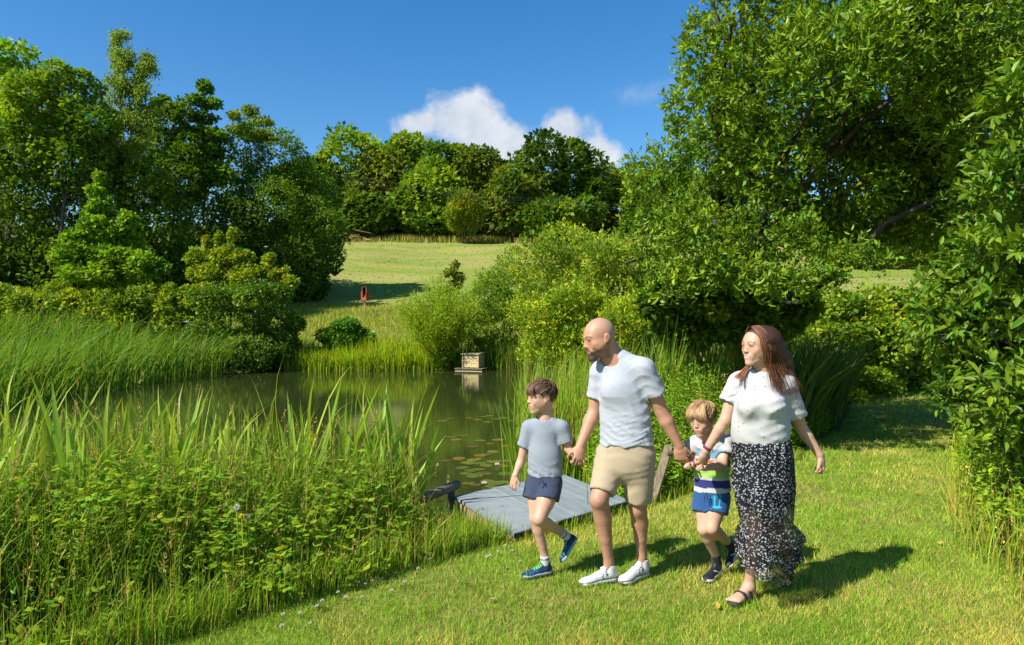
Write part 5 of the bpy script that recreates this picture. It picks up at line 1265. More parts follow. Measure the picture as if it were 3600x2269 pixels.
def shoe(parent, heel, toe, up, upper, solec, mt='shoe', hi=.34, detail=None, thick=.045, w=1.0, name='shoe', cuff=True):
    heel = np.asarray(heel, float); toe = np.asarray(toe, float); L = np.linalg.norm(toe-heel); f = nrm(toe-heel)
    up = nrm(np.asarray(up, float)-f*np.dot(up, f)); s = np.cross(up, f); A = np.stack([f, s, up])
    pt = lambda a, b, c: heel+L*(a*f+b*s+c*up)
    S = Solid(); st = thick
    S.u(ell(pt(.17, 0, .14), np.array([.17, .135*w, .17])*L, A), 0)
    S.u(cone(pt(.22, 0, .15), pt(.62, 0, .10), .14*L*w, .115*L*w), .05*L)
    S.u(ell(pt(.76, 0, .085), np.array([.235, .155*w, .095])*L, A), .05*L)
    S.u(cone(pt(.21, 0, .18), pt(.17, 0, hi), .135*L, .135*L, None, True), .03*L)
    S.u(cone(pt(.40, 0, .22), pt(.26, 0, hi+.02), .07*L, .06*L, (f, .5)), .03*L)
    S.sub(cone(pt(.19, 0, hi-.05), pt(.16, 0, hi+.12), .095*L, .11*L), .01*L)
    S.sub(custom(lambda X: ((X-heel)@up)-st*L*.7, np.minimum(heel, toe)-.2*L-.03, np.maximum(heel, toe)+.2*L+.03), 0)
    paint = detail(pt, L, A, heel) if detail else None
    o = garment(S, name, mt, parent, upper, h=.0062, paint=paint, smooth=1)
    Z = Solid(); Z.u(slabcap(pt(.15, 0, 0), pt(.82, 0, 0), .15*L*w, .165*L*w, up, st*.62*L, st*.6*L), 0)
    V, F = Z.mesh(.007, smooth=2); q = (V-heel)@A.T/L
    V = V+np.outer(np.clip(q[:, 0]-.75, 0, 1)**2*.55*L, up)
    build('sole', V, F, 'shoe', np.tile(np.asarray(solec, float), (len(V), 1)), o, True)
    return o, pt, L, A
def laces(o, pt, L, colr, rows=5, a0=.36, a1=.62, z0=.285, z1=.205, wd=.075):
    m = MB()
    for i in range(rows):
        t = i/(rows-1); a = a0+(a1-a0)*t; z = z0+(z1-z0)*t
        for sg in (-1, 1):
            m.tube([pt(a, -wd*sg, z-.035), pt(a+.015, 0, z+.006), pt(a+.035, wd*sg, z-.035)], .011*L, 5)
    for sg in (-1, 1):
        m.tube([pt(a0-.02, 0, z0+.01), pt(a0-.03, .06*sg, z0+.03), pt(a0+.02, .10*sg, z0-.01), pt(a0+.03, .03*sg, z0+.005)], .011*L, 5)
    q = m.build('laces', 'shoe', o); V = np.tile(np.asarray(list(colr)+[1.0], np.float32), (len(q.data.vertices), 1))
    a = q.data.color_attributes.new('Col', 'FLOAT_COLOR', 'POINT'); a.data.foreach_set('color', V.ravel())
    return q
UP = np.array([0, 0, 1.0])
def frame(heel, toe, up):
    heel = np.asarray(heel, float); toe = np.asarray(toe, float); L = np.linalg.norm(toe-heel); f = nrm(toe-heel)
    up = nrm(np.asarray(up, float)-f*np.dot(up, f)); s = np.cross(up, f)
    return lambda a, b, c: heel+L*(a*f+b*s+c*up)

# ---------------------------------------------------------------- the man
def make_man():
    d0 = 4.73; J = lambda u, v, dy=0.0: P(u, v, d0+dy); k = d0/2461.0
    face = nrm([-.45, -.89, 0]); skin = (.44, .226, .138)
    hd = Head(P(2109, 1190, d0-.02), (-.93, -.30, -.20), (-.10, 0, 1), .276)
    S = Solid()
    hd.add(S, jaw=1.06, nose=1.0, smile=1, goatee=True)
    nb = J(2160, 1262, .01); chest = J(2185, 1345); pel = J(2203, 1590)
    S.u(cone(hd.w(0, -.16, -.16), nb, .060, .066), .02)
    S.u(cone(hd.w(0, -.05, -.34), nb, .050, .060), .03)
    rs, ls = J(2110, 1308, .08), J(2264, 1300, -.09)
    S.u(cone(rs, ls, .055, .055), .03); S.u(cone(nb, chest, .07, .13, (face, .7)), .03)
    S.u(cone(chest, pel, .14, .145, (face, .7)), .03)
    for g, e in ((rs, -1), (ls, 1)): S.u(cone(nb, g, .055, .045), .03)
    re, rw = J(2090, 1445, .10), J(2041, 1566, .02)
    le, lw = J(2326, 1448, -.06), J(2387, 1566, -.06)
    fz = lambda a, b, t: a+(b-a)*t
    S.limb([rs, fz(rs, re, .5), re, fz(re, rw, .28), rw], [.056, .052, .044, .049, .030])
    S.limb([ls, fz(ls, le, .5), le, fz(le, lw, .28), lw], [.058, .056, .046, .050, .030])
    hand(S, rw, J(2036, 1612, -.01)-rw, (-.35, .92, -.05), .205, 1.1, side=(-.92, -.35, 0))
    hand(S, lw, J(2396, 1622, -.05)-lw, (.35, .92, -.05), .205, 1.15, side=(.92, -.35, 0))
    rh, lh = J(2152, 1600, .05), J(2252, 1600, -.05)
    shoes = [(J(2170, 2030, .02), J(2036, 2042, -.10)), (J(2278, 2024, .13), J(2178, 2040, -.08))]
    for a_, b_ in shoes: a_[2] = .012; b_[2] = .004
    pr, pl = frame(*shoes[0], UP), frame(*shoes[1], UP)
    rk, ra = J(2106, 1757, -.10), pr(.21, 0, .42)
    lk, la = J(2243, 1790, .02), pl(.21, 0, .42)
    S.limb([rh, fz(rh, rk, .5), rk, fz(rk, ra, .30)-face*.016, fz(rk, ra, .62)-face*.006, ra], [.09, .080, .060, .060, .044, .033])
    S.u(ell(rk+face*.022, (.042, .042, .048)), .03)
    S.limb([lh, fz(lh, lk, .5), lk, fz(lk, la, .30)-face*.016, fz(lk, la, .62)-face*.006, la], [.09, .080, .057, .057, .042, .032])
    S.u(ell(lk+face*.02, (.04, .04, .046)), .03)
    S.u(cone(ra, pr(.30, 0, .13), .034, .026), .02); S.u(cone(la, pl(.30, 0, .13), .033, .026), .02)
    base = np.array([(ra[0]+la[0])/2, d0, 0.0])
    def paint(V, C):
        hd.color(V, C, skin, lip=(.42, .18, .14), brow=(.10, .065, .045), beard=(.050, .034, .026), scalp=(.36, .25, .19), browu=.105, teeth=False)
        n = vnoise(V[:, 0]*60, V[:, 2]*60, 3)[:, None]; leg = (V[:, 2] < .62)[:, None]; C[:] = np.where(leg, C*(.86+.14*n), C)
    hb = .19; fine = [(hd.c-hb, hd.c+hb, .005)]
    for w in (rw, lw): fine.append((w-[.075, .08, .135], w+[.085, .08, .02], .0056))
    man = body_obj(S, fine, skin, paint, 'person', 'bald bearded person in pale grey t-shirt and beige shorts, walking between two children', base)
    # t-shirt
    T = Solid(); tee = (.35, .37, .405)
    top = J(2186, 1330, 0); hem = J(2203, 1562, 0)
    T.u(cone(top, J(2196, 1450, 0), .155, .168, (face, .70)), 0)
    T.u(cone(J(2196, 1450, 0), hem, .168, .186, (face, .74), True), .03)
    T.u(cone(J(2120, 1312, .07), J(2256, 1304, -.08), .064, .064), .05)
    T.u(ell(J(2190, 1375, -.03)+face*.028, (.14, .085, .11)), .06)
    T.u(cone(nb+[0, 0, .0], rs, .068, .055), .05); T.u(cone(nb+[.01, 0, .0], ls, .068, .058), .05)
    se = rs+(re-rs)*.66; T.u(cone(rs+[0, 0, .01], se, .066, .070, None, True), .03)
    T.sub(cone(se-(re-rs)*.12, se+(re-rs)*.1, .052, .056), .004)
    se2 = ls+(le-ls)*.62; T.u(cone(ls+[0, 0, .01], se2, .070, .079, None, True), .03)
    T.sub(cone(se2-(le-ls)*.12, se2+(le-ls)*.1, .061, .065), .004)
    T.sub(cone(nb-[0, 0, .03], nb+(hd.w(0, -.1, -.2)-nb)*.9+face*.01, .064, .090), .008)
    T.sub(ell(nb+face*.05-[0, 0, .015], (.058, .05, .032)), .02)
    T.sub(cone(hem+[0, 0, .0], hem-[0, 0, .05], .150, .16, (face, .70)), .003)
    fA = folds(11, .0075, 6.5, [(.5, 0, 1), (-.6, 0, 1), (.1, 0, 1)], 1.7); fB = folds(5, .009, 10, [(.25, 0, 1), (-.15, 0, 1)], 1.5)
    zh = hem[2]
    fD = folds(15, .0028, 17, [(.7, 0, 1), (-.8, 0, .8), (.3, 0, 1)], 1.5)
    T.post = lambda X: .8*fA(X)+fB(X)*sstep(.36, .0, X[:, 2]-zh)+fD(X)
    garment(T, 't_shirt', 'heather', man, tee, h=.0075, paint=lambda V, C: C.__imul__(1+.05*(vnoise(V[:, 0]*14, V[:, 2]*60, 5)-.5)[:, None]))
    # shorts
    B = Solid(); kh = (.375, .298, .192)
    B.u(cone(J(2203, 1545, 0), J(2201, 1615, 0), .160, .170, (face, .78)), 0)
    rhem = rh+(rk-rh)*.86; lhem = lh+(lk-lh)*.86
    B.u(cone(J(2150, 1600, .04), rhem+[.008, 0, 0], .110, .089, None, True), .03); B.u(cone(J(2248, 1600, -.03), lhem, .112, .092, None, True), .03)
    B.sub(cone(rhem-(rk-rh)*.1, rhem+(rk-rh)*.1, .066, .070), .003); B.sub(cone(lhem-(lk-lh)*.1, lhem+(lk-lh)*.1, .068, .072), .003)
    fC = folds(21, .007, 8, [(.8, 0, 1), (-.8, 0, 1), (.2, 0, 1), (0, .4, 1)], 1.6)
    B.post = lambda X: fC(X)*1.0
    sh = garment(B, 'shorts', 'cloth', man, kh)
    # canvas shoes
    def canvas(pt, L, A, heel):
        def paint(V, C):
            q = (V-heel)@A.T/L
            band = (np.abs(q[:, 2]-.085) < .010) & (q[:, 0] > .02)
            C[band] = (.03, .03, .035)
            st = []
            for sg in (-1, 1):
                a = np.arctan2(q[:, 2]-.185, q[:, 0]-.33); rr = np.hypot(q[:, 2]-.185, q[:, 0]-.33); star = rr < .034*(1+.45*np.cos(5*a-1.5))
                chev = (np.abs((q[:, 0]-.45)+1.2*np.abs(q[:, 2]-.15)*.5) < .014) & (np.abs(q[:, 2]-.15) < .06)
                m_ = (q[:, 1]*sg > .07) & (star | chev); C[m_] = (.03, .03, .04)
            C[q[:, 2] > .34] *= .92
        return paint
    for heel, toe in shoes:
        o, pt, L, A = shoe(man, heel, toe, UP, (.52, .51, .485), (.44, .425, .40), detail=canvas, thick=.06, hi=.36, w=.92)
        laces(o, pt, L, (.78, .77, .73))
    return man
# ---------------------------------------------------------------- the older boy
def make_boy():
    d0 = 4.83; J = lambda u, v, dy=0.0: P(u, v, d0+dy)
    face = nrm([-.30, -.95, 0]); skin = (.50, .29, .19)
    hd = Head(P(1904, 1398, d0-.01), (-.95, -.31, .0), (0, 0, 1), .232)
    S = Solid(); hd.add(S, child=True, jaw=.94, nose=.85, smile=1)
    nb = J(1915, 1482); chest = J(1913, 1540); pel = J(1914, 1690)
    S.u(cone(hd.w(0, -.16, -.18), nb, .043, .046), .02)
    rs, ls = J(1859, 1502, .03), J(1974, 1502, -.03)
    S.u(cone(rs, ls, .036, .036), .03); S.u(cone(nb, chest, .05, .085, (face, .7)), .03); S.u(cone(chest, pel, .095, .10, (face, .72)), .03)
    re, rw = J(1832, 1622, .03), J(1811, 1672, -.02); le, lw = J(1998, 1578, -.03), J(2020, 1600, -.06)
    fz = lambda a, b, t: a+(b-a)*t
    S.limb([rs, re, fz(re, rw, .3), rw], [.037, .029, .029, .020]); S.limb([ls, le, fz(le, lw, .4), lw], [.037, .030, .029, .021])
    hand(S, rw, J(1804, 1700, -.03)-rw, (.5, .6, 0), .128, .35, side=(-.6, -.8, 0))
    hand(S, lw, J(2036, 1624, -.08)-lw, (.55, -.75, -.2), .128, 1.0, side=(.5, .3, .7))
    rh, lh = J(1888, 1705, .03), J(1938, 1705, -.03)
    h1, t1 = J(1940, 2018, .03), J(1834, 2020, -.07); h1[2] = .018; t1[2] = .008
    h2, t2 = J(2031, 1893, .16), J(1978, 1984, .02); u2 = np.array([-.80, -.10, .45])
    p1, p2 = frame(h1, t1, UP), frame(h2, t2, u2)
    rk, ra = J(1882, 1822, -.03), p1(.20, 0, .46); lk, la = J(1896, 1826, -.13), p2(.20, 0, .46)
    S.limb([rh, fz(rh, rk, .5), rk, fz(rk, ra, .3), ra], [.07, .058, .042, .040, .026])
    S.limb([lh, fz(lh, lk, .5), lk, fz(lk, la, .3), la], [.072, .062, .044, .042, .026])
    S.u(cone(ra, p1(.28, 0, .15), .027, .02), .02); S.u(cone(la, p2(.28, 0, .15), .027, .02), .02)
    base = np.array([ra[0], d0, 0.0])
    def paint(V, C): hd.color(V, C, skin, lip=(.52, .22, .17), brow=(.16, .09, .05))
    fine = [(hd.c-.155, hd.c+.155, .0047)]
    for w in (rw, lw): fine.append((w-[.055, .06, .105], w+[.06, .06, .02], .004))
    boy = body_obj(S, fine, skin, paint, 'person', 'brown-haired child in grey t-shirt and navy shorts, lifting one foot', base)
    T = Solid()
    T.u(cone(J(1914, 1525), J(1915, 1600), .100, .112, (face, .75)), 0); hem = J(1917, 1672)
    T.u(cone(J(1915, 1600), hem, .112, .126, (face, .78), True), .03)
    T.u(cone(J(1862, 1506, .03), J(1972, 1506, -.03), .043, .043), .04)
    T.u(cone(nb, rs, .048, .038), .04); T.u(cone(nb, ls, .048, .038), .04)
    se = rs+(re-rs)*.60; T.u(cone(rs, se, .048, .054, None, True), .02); T.sub(cone(se-(re-rs)*.12, se+(re-rs)*.1, .040, .046), .003)
    se2 = ls+(le-ls)*.72; T.u(cone(ls, se2, .048, .055, None, True), .02); T.sub(cone(se2-(le-ls)*.12, se2+(le-ls)*.12, .041, .046), .003)
    T.sub(cone(nb-[0, 0, .02], nb+(hd.w(0, -.1, -.2)-nb)*.9, .047, .066), .006)
    T.sub(cone(hem+[0, 0, .03], hem-[0, 0, .04], .108, .113, (face, .76)), .003)
    fA = folds(31, .006, 9, [(.5, 0, 1), (-.6, 0, 1), (.9, 0, .5)], 1.7); fB = folds(32, .007, 13, [(.2, 0, 1), (-.3, 0, 1)], 1.4); zh = hem[2]
    T.post = lambda X: fA(X)+fB(X)*sstep(.24, .0, X[:, 2]-zh)
    garment(T, 't_shirt', 'heather', boy, (.235, .262, .295), h=.0085)
    B = Solid()
    B.u(cone(J(1916, 1655), J(1914, 1700), .112, .118, (face, .8)), 0)
    B.u(cone(J(1886, 1700, .03), J(1874, 1756, .0), .078, .076, None, True), .02); B.u(cone(J(1936, 1700, -.03), J(1926, 1758, -.08), .080, .079, None, True), .02)
    B.sub(cone(J(1876, 1735, .01), J(1871, 1775, -.01), .058, .062), .003); B.sub(cone(J(1931, 1738, -.06), J(1924, 1775, -.09), .060, .063), .003)
    B.post = folds(33, .003, 12, [(1, 0, .5), (-1, 0, .5), (0, 0, 1)], 1.6)
    sh = garment(B, 'shorts', 'heather', boy, (.042, .054, .092), h=.0085)
    m = MB()
    for du in (-5, 6): m.tube([J(1903+du*.3, 1684, -.125), J(1903+du, 1694, -.128), J(1903+du*1.6, 1706, -.126)], .0035, 5)
    q = m.build('drawstring', 'shoe', sh); q.data.color_attributes.new('Col', 'FLOAT_COLOR', 'POINT').data.foreach_set('color', np.tile(np.array([.03, .04, .08, 1], np.float32), (len(q.data.vertices), 1)).ravel())
    # socks
    for a, b in ((ra+(rk-ra)*.06, p1(.2, 0, .28)), (la+(lk-la)*.08, p2(.2, 0, .28))):
        Z = Solid(); Z.u(cone(a, b, .0335, .031, None, False, True), 0); nn = nrm(a-b)
        def sp(V, C, a=a, nn=nn): t = (V-a)@nn; C[(t < -.016) & (t > -.024)] = (.05, .06, .10)
        garment(Z, 'sock', 'cloth', boy, (.50, .50, .50), h=.005, paint=sp, smooth=1)
    def knit(pt, L, A, heel):
        def paint(V, C):
            q = (V-heel)@A.T/L; n = vnoise(q[:, 0]*7, q[:, 2]*9+3, 4)
            C[:] = np.where((n > .52)[:, None], (.012, .05, .16), (.012, .030, .065)); C[(np.sin(q[:, 0]*60+q[:, 2]*40) > .6) & (q[:, 0] > .45)] = (.02, .16, .20)
            g = (q[:, 2] > .26) | ((q[:, 0] < .12) & (n > .45)); C[g] = (.02, .10, .075)
        return paint
    o, pt, L, A = shoe(boy, h1, t1, UP, (.02, .06, .12), (.30, .32, .32), 'shoe_knit', hi=.36, detail=knit, thick=.075); laces(o, pt, L, (.20, .60, .16))
    o, pt, L, A = shoe(boy, h2, t2, u2, (.02, .06, .12), (.30, .32, .32), 'shoe_knit', hi=.36, detail=knit, thick=.075); laces(o, pt, L, (.20, .60, .16))
    lim = lambda r, f: np.interp(f, [-.45, -.33, -.20, -.13, -.02, .03, .08, .20, .30, .40, .5], [-.34, -.36, -.10, .12, .12, .11, .0, .10, .09, .085, .08])
    hair = hair_cap(hd, lim, 1.085, .02, (.085, .045, .024), boy, 3, amp=.004, h=.005,
                    extra=lambda S2: (S2.u(hd.e(0, .16, .26, .32, .255, .22), .01), S2.sub(hd.e(0, .48, -.06, .34, .13, .19), .01), S2.sub(hd.e(.30, .22, -.06, .14, .16, .18), .01), S2.sub(hd.e(-.30, .22, -.06, .14, .16, .18), .01)))
    head_strands(hd, 620, (.15, -.35, .9), lim, .0024, 1.10, ((.055, .028, .014), (.21, .12, .065)), hair, 8, sweep=.5)
    r = np.random.default_rng(12); cv = []
    for i in range(330):   # fringe
        x = r.uniform(-.27, .27); y = r.uniform(.06, .15); a = np.array([x*.75-.02, .12+r.uniform(-.04, .06), .47]); z_ = r.uniform(-.02, .03); b = np.array([x*.95, .39+z_-.5*x*x, .38]); c_ = np.array([x*1.02+.01, .465+z_-.9*x*x, .21]); e = np.array([x*1.05+.02, .425+z_-1.0*x*x, y])
        t = np.linspace(0, 1, 6)[:, None]; cv.append(hd.c+hd.H*(((1-t)**3*a+3*t*(1-t)**2*b+3*t*t*(1-t)*c_+t**3*e)@hd.A))
    strands('fringe', np.array(cv), .0030, np.array([.06, .032, .016])+r.random((330, 1))*np.array([.15, .085, .045]), hair)
    return boy
# ---------------------------------------------------------------- the younger boy
def make_small_boy():
    d0 = 4.72; J = lambda u, v, dy=0.0: P(u, v, d0+dy)
    face = nrm([-.35, -.93, 0]); skin = (.51, .305, .21)
    hd = Head(P(2470, 1474, d0-.06), (-.70, -.69, -.17), (-.14, -.10, 1), .222)
    S = Solid(); hd.add(S, child=True, jaw=.92, nose=.72, smile=1)
    nb = J(2494, 1548); chest = J(2500, 1600); pel = J(2500, 1740)
    S.u(cone(hd.w(0, -.14, -.18), nb, .040, .044), .02)
    rs, ls = J(2446, 1556, .04), J(2552, 1556, -.01)
    S.u(cone(rs, ls, .034, .034), .03); S.u(cone(nb, chest, .05, .08, (face, .75)), .03); S.u(cone(chest, pel, .09, .095, (face, .75)), .03)
    re, rw = J(2436, 1618, .05), J(2430, 1634, -.03); le, lw = J(2540, 1634, -.10), J(2476, 1646, -.20)
    fz = lambda a, b, t: a+(b-a)*t
    S.limb([rs, re, fz(re, rw, .4), rw], [.035, .029, .028, .021]); S.limb([ls, le, fz(le, lw, .35), lw], [.035, .031, .031, .021])
    hand(S, rw, J(2412, 1634, -.07)-rw, (.1, -.6, -.7), .118, 1.3, side=(.2, -.6, .6))
    hand(S, lw, J(2452, 1638, -.24)-lw, (-.1, -.7, -.6), .118, 1.3, side=(0, -.4, .8))
    rh, lh = J(2478, 1750, .03), J(2522, 1750, -.02)
    h1, t1 = J(2532, 2006, .13), J(2478, 2024, -.05); h1[2] = .03; t1[2] = .010
    h2, t2 = J(2588, 1930, .20), J(2560, 2003, .06); u2 = np.array([-.62, -.45, .5])
    p1, p2 = frame(h1, t1, UP), frame(h2, t2, u2)
    rk, ra = J(2474, 1862, -.03), p1(.20, 0, .46); lk, la = J(2503, 1858, -.08), p2(.20, 0, .46)
    S.limb([rh, fz(rh, rk, .5), rk, fz(rk, ra, .3), ra], [.066, .056, .041, .040, .027])
    S.limb([lh, fz(lh, lk, .5), lk, fz(lk, la, .3), la], [.068, .059, .043, .042, .027])
    S.u(cone(ra, p1(.28, 0, .15), .026, .02), .02); S.u(cone(la, p2(.28, 0, .15), .026, .02), .02)
    base = np.array([ra[0], d0, 0.0])
    def paint(V, C): hd.color(V, C, skin, lip=(.52, .24, .19), brow=(.30, .17, .09), eye=(.06, .035, .025))
    fine = [(hd.c-.15, hd.c+.15, .0047)]
    for w in (rw, lw): fine.append((w-[.095, .11, .06], w+[.02, .03, .06], .004))
    boy = body_obj(S, fine, skin, paint, 'person', 'small fair-haired child in rainbow striped t-shirt, looking down', base)
    T = Solid(); hem = J(2505, 1726)
    T.u(cone(J(2500, 1580), J(2501, 1650), .098, .106, (face, .78)), 0); T.u(cone(J(2501, 1650), hem, .106, .124, (face, .80), True), .03)
    T.u(cone(J(2450, 1560, .035), J(2550, 1560, -.01), .042, .042), .04)
    T.u(cone(nb, rs, .046, .037), .04); T.u(cone(nb, ls, .046, .037), .04)
    se = J(2428, 1578, .055); T.u(cone(rs, se, .047, .060, None, True), .02); T.sub(cone(se+(rs-se)*.5, se+(se-rs)*.3, .038, .052), .003)
    se2 = J(2547, 1600, -.05); T.u(cone(ls, se2, .047, .062, None, True), .02); T.sub(cone(se2+(ls-se2)*.5, se2+(se2-ls)*.3, .040, .054), .003)
    T.sub(cone(nb-[0, 0, .02], nb+(hd.w(0, -.1, -.2)-nb)*.9, .046, .064), .006)
    T.sub(cone(hem+[0, 0, .03], hem-[0, 0, .04], .106, .112, (face, .78)), .003)
    fA = folds(41, .0055, 9, [(.5, 0, 1), (-.6, 0, 1), (.9, 0, .5)], 1.7); T.post = fA
    zs = lambda v: P(2500, v, d0)[2]
    wht = np.array([.45, .45, .445])
    bands = [(1574, 1603, (.15, .31, .42)), (1611, 1636, (.62, .125, .065)), (1643, 1672, (.29, .45, .10)), (1681, 1708, (.028, .03, .135))]
    def stripe(V, C):
        C[:] = wht; x = (V[:, 0]-P(2500, 1600, d0)[0]); z = V[:, 2]-.010*np.cos(x*9)+.008
        body = (np.abs(x+.003) < .098) | (z < zs(1606)); 
        for a, b, c in bands:
            m = (z < zs(a)) & (z > zs(b)) & (body if a < 1600 else True); C[m] = c
        sl = (x > .075) & (V[:, 1] < d0-.01) & (z > zs(1606)); C[sl] = wht
    garment(T, 't_shirt', 'cloth', boy, wht, h=.007, paint=stripe, smooth=1, label='white t-shirt with blue, orange, green and navy bands')
    B = Solid()
    B.u(cone(J(2503, 1715), J(2503, 1752), .112, .114, (face, .82)), 0)
    g1, g2 = J(2471, 1802, .0), J(2518, 1805, -.055)
    B.u(cone(J(2477, 1750, .03), g1, .078, .076, None, True), .02); B.u(cone(J(2524, 1750, -.02), g2, .080, .078, None, True), .02)
    B.sub(cone(g1+[0, 0, .03], g1-[0, 0, .03], .058, .062), .003); B.sub(cone(g2+[0, 0, .03], g2-[0, 0, .03], .060, .064), .003)
    B.post = folds(43, .003, 12, [(1, 0, .5), (-1, 0, .5), (0, 0, 1)], 1.6)
    def palm(V, C):
        k = (d0-.13)/2461.0; u = V[:, 0]/k+1800; v = (CAMZ-V[:, 2])/k+1134.5; fr = V[:, 1] < d0-.03
        m = np.zeros(len(V), bool)
        m |= (((u-2524)/16)**2+((v-1787)/4.5)**2 < 1) & (v < 1790)
        for (bx, tx, ty) in ((2516, 2517, 1756), (2530, 2537, 1751)):
            t = np.clip((v-ty)/(1784-ty), 0, 1); m |= (np.abs(u-(tx+(bx-tx)*t)) < 2.0) & (v > ty) & (v < 1786)
            for ang in (-160, -125, -90, -50, -15, 20, 165):
                a = math.radians(ang); du = (u-tx)*math.cos(a)+(v-ty)*math.sin(a); dv = -(u-tx)*math.sin(a)+(v-ty)*math.cos(a)
                sgn = -1 if math.cos(a) > 0 else 1
                m |= (du > 0) & (du < 11) & (np.abs(dv+sgn*.035*du*du*-1) < 1.9*(1-du/13))
        C[m & fr] = (.03, .38, .40)
    sh = garment(B, 'shorts', 'cloth', boy, (.022, .075, .20), h=.005, paint=palm, smooth=1, label='blue shorts with a teal palm tree print')
    m = MB()
    for du in (-4, 5): m.tube([J(2481+du*.3, 1732, -.115), J(2481+du, 1742, -.118), J(2481+du*1.4, 1764, -.116)], .0032, 5)
    q = m.build('drawstring', 'shoe', sh); q.data.color_attributes.new('Col', 'FLOAT_COLOR', 'POINT').data.foreach_set('color', np.tile(np.array([.015, .045, .13, 1], np.float32), (len(q.data.vertices), 1)).ravel())
    for a, b in ((ra+(rk-ra)*.10, p1(.2, 0, .28)), (la+(lk-la)*.10, p2(.2, 0, .28))):
        Z = Solid(); Z.u(cone(a, b, .0325, .031, None, False, True), 0)
        garment(Z, 'sock', 'cloth', boy, (.014, .014, .016), h=.004, smooth=1)
    def sport(pt, L, A, heel):
        def paint(V, C):
            q = (V-heel)@A.T/L
            t = (q[:, 0]-.18)/.42; z = .115+.16*(1-t)**3*1.0+.05*t*t
            for sg in (-1, 1):
                w = .022*np.clip(1-t, 0, 1)*np.clip(t*6, 0, 1)+.004
                tick = (t > 0) & (t < 1) & (np.abs(q[:, 2]-(.10+.55*np.abs(t-.28)**1.3*np.where(t < .28, 1.4, .42))) < w) & (q[:, 1]*sg > .06)
                C[tick] = (.75, .75, .73)
        return paint
    shoe(boy, h1, t1, UP, (.016, .016, .018), (.62, .60, .57), 'shoe', hi=.36, detail=sport, thick=.075)
    shoe(boy, h2, t2, u2, (.016, .016, .018), (.62, .60, .57), 'shoe', hi=.36, detail=sport, thick=.075)
    lim = lambda r, f: np.interp(f, [-.45, -.33, -.18, -.10, .0, .06, .14, .24, .30, .40, .5], [-.33, -.34, -.28, -.14, -.12, -.12, -.04, .12, .16, .17, .17])
    hair = hair_cap(hd, lim, 1.115, .02, (.30, .165, .07), boy, 4, amp=.0045, h=.005,
                    extra=lambda S2: (S2.u(hd.e(0, .15, .26, .325, .265, .22), .01), S2.sub(hd.e(0, .50, -.08, .33, .15, .20), .01)))
    head_strands(hd, 660, (.1, -.25, .95), lim, .0025, 1.135, ((.20, .10, .04), (.54, .35, .17)), hair, 18, sweep=.35, wob=.05)
    r = np.random.default_rng(14); cv = []
    for i in range(380):
        x = r.uniform(-.33, .33); y = r.uniform(.13, .24)-abs(x)*.40; a = np.array([x*.7, .10+r.uniform(-.04, .06), .50]); z_ = r.uniform(-.02, .035); b = np.array([x*.98, .40+z_-.5*x*x, .40]); c_ = np.array([x*1.04, .475+z_-1.1*x*x, .20]); e = np.array([x*1.06+r.normal(0, .015), .44+z_-1.35*x*x, y])
        t = np.linspace(0, 1, 6)[:, None]; cv.append(hd.c+hd.H*(((1-t)**3*a+3*t*(1-t)**2*b+3*t*t*(1-t)*c_+t**3*e)@hd.A))
    strands('fringe', np.array(cv), .0030, np.array([.22, .12, .052])+r.random((380, 1))*np.array([.32, .24, .13]), hair)
    return boy
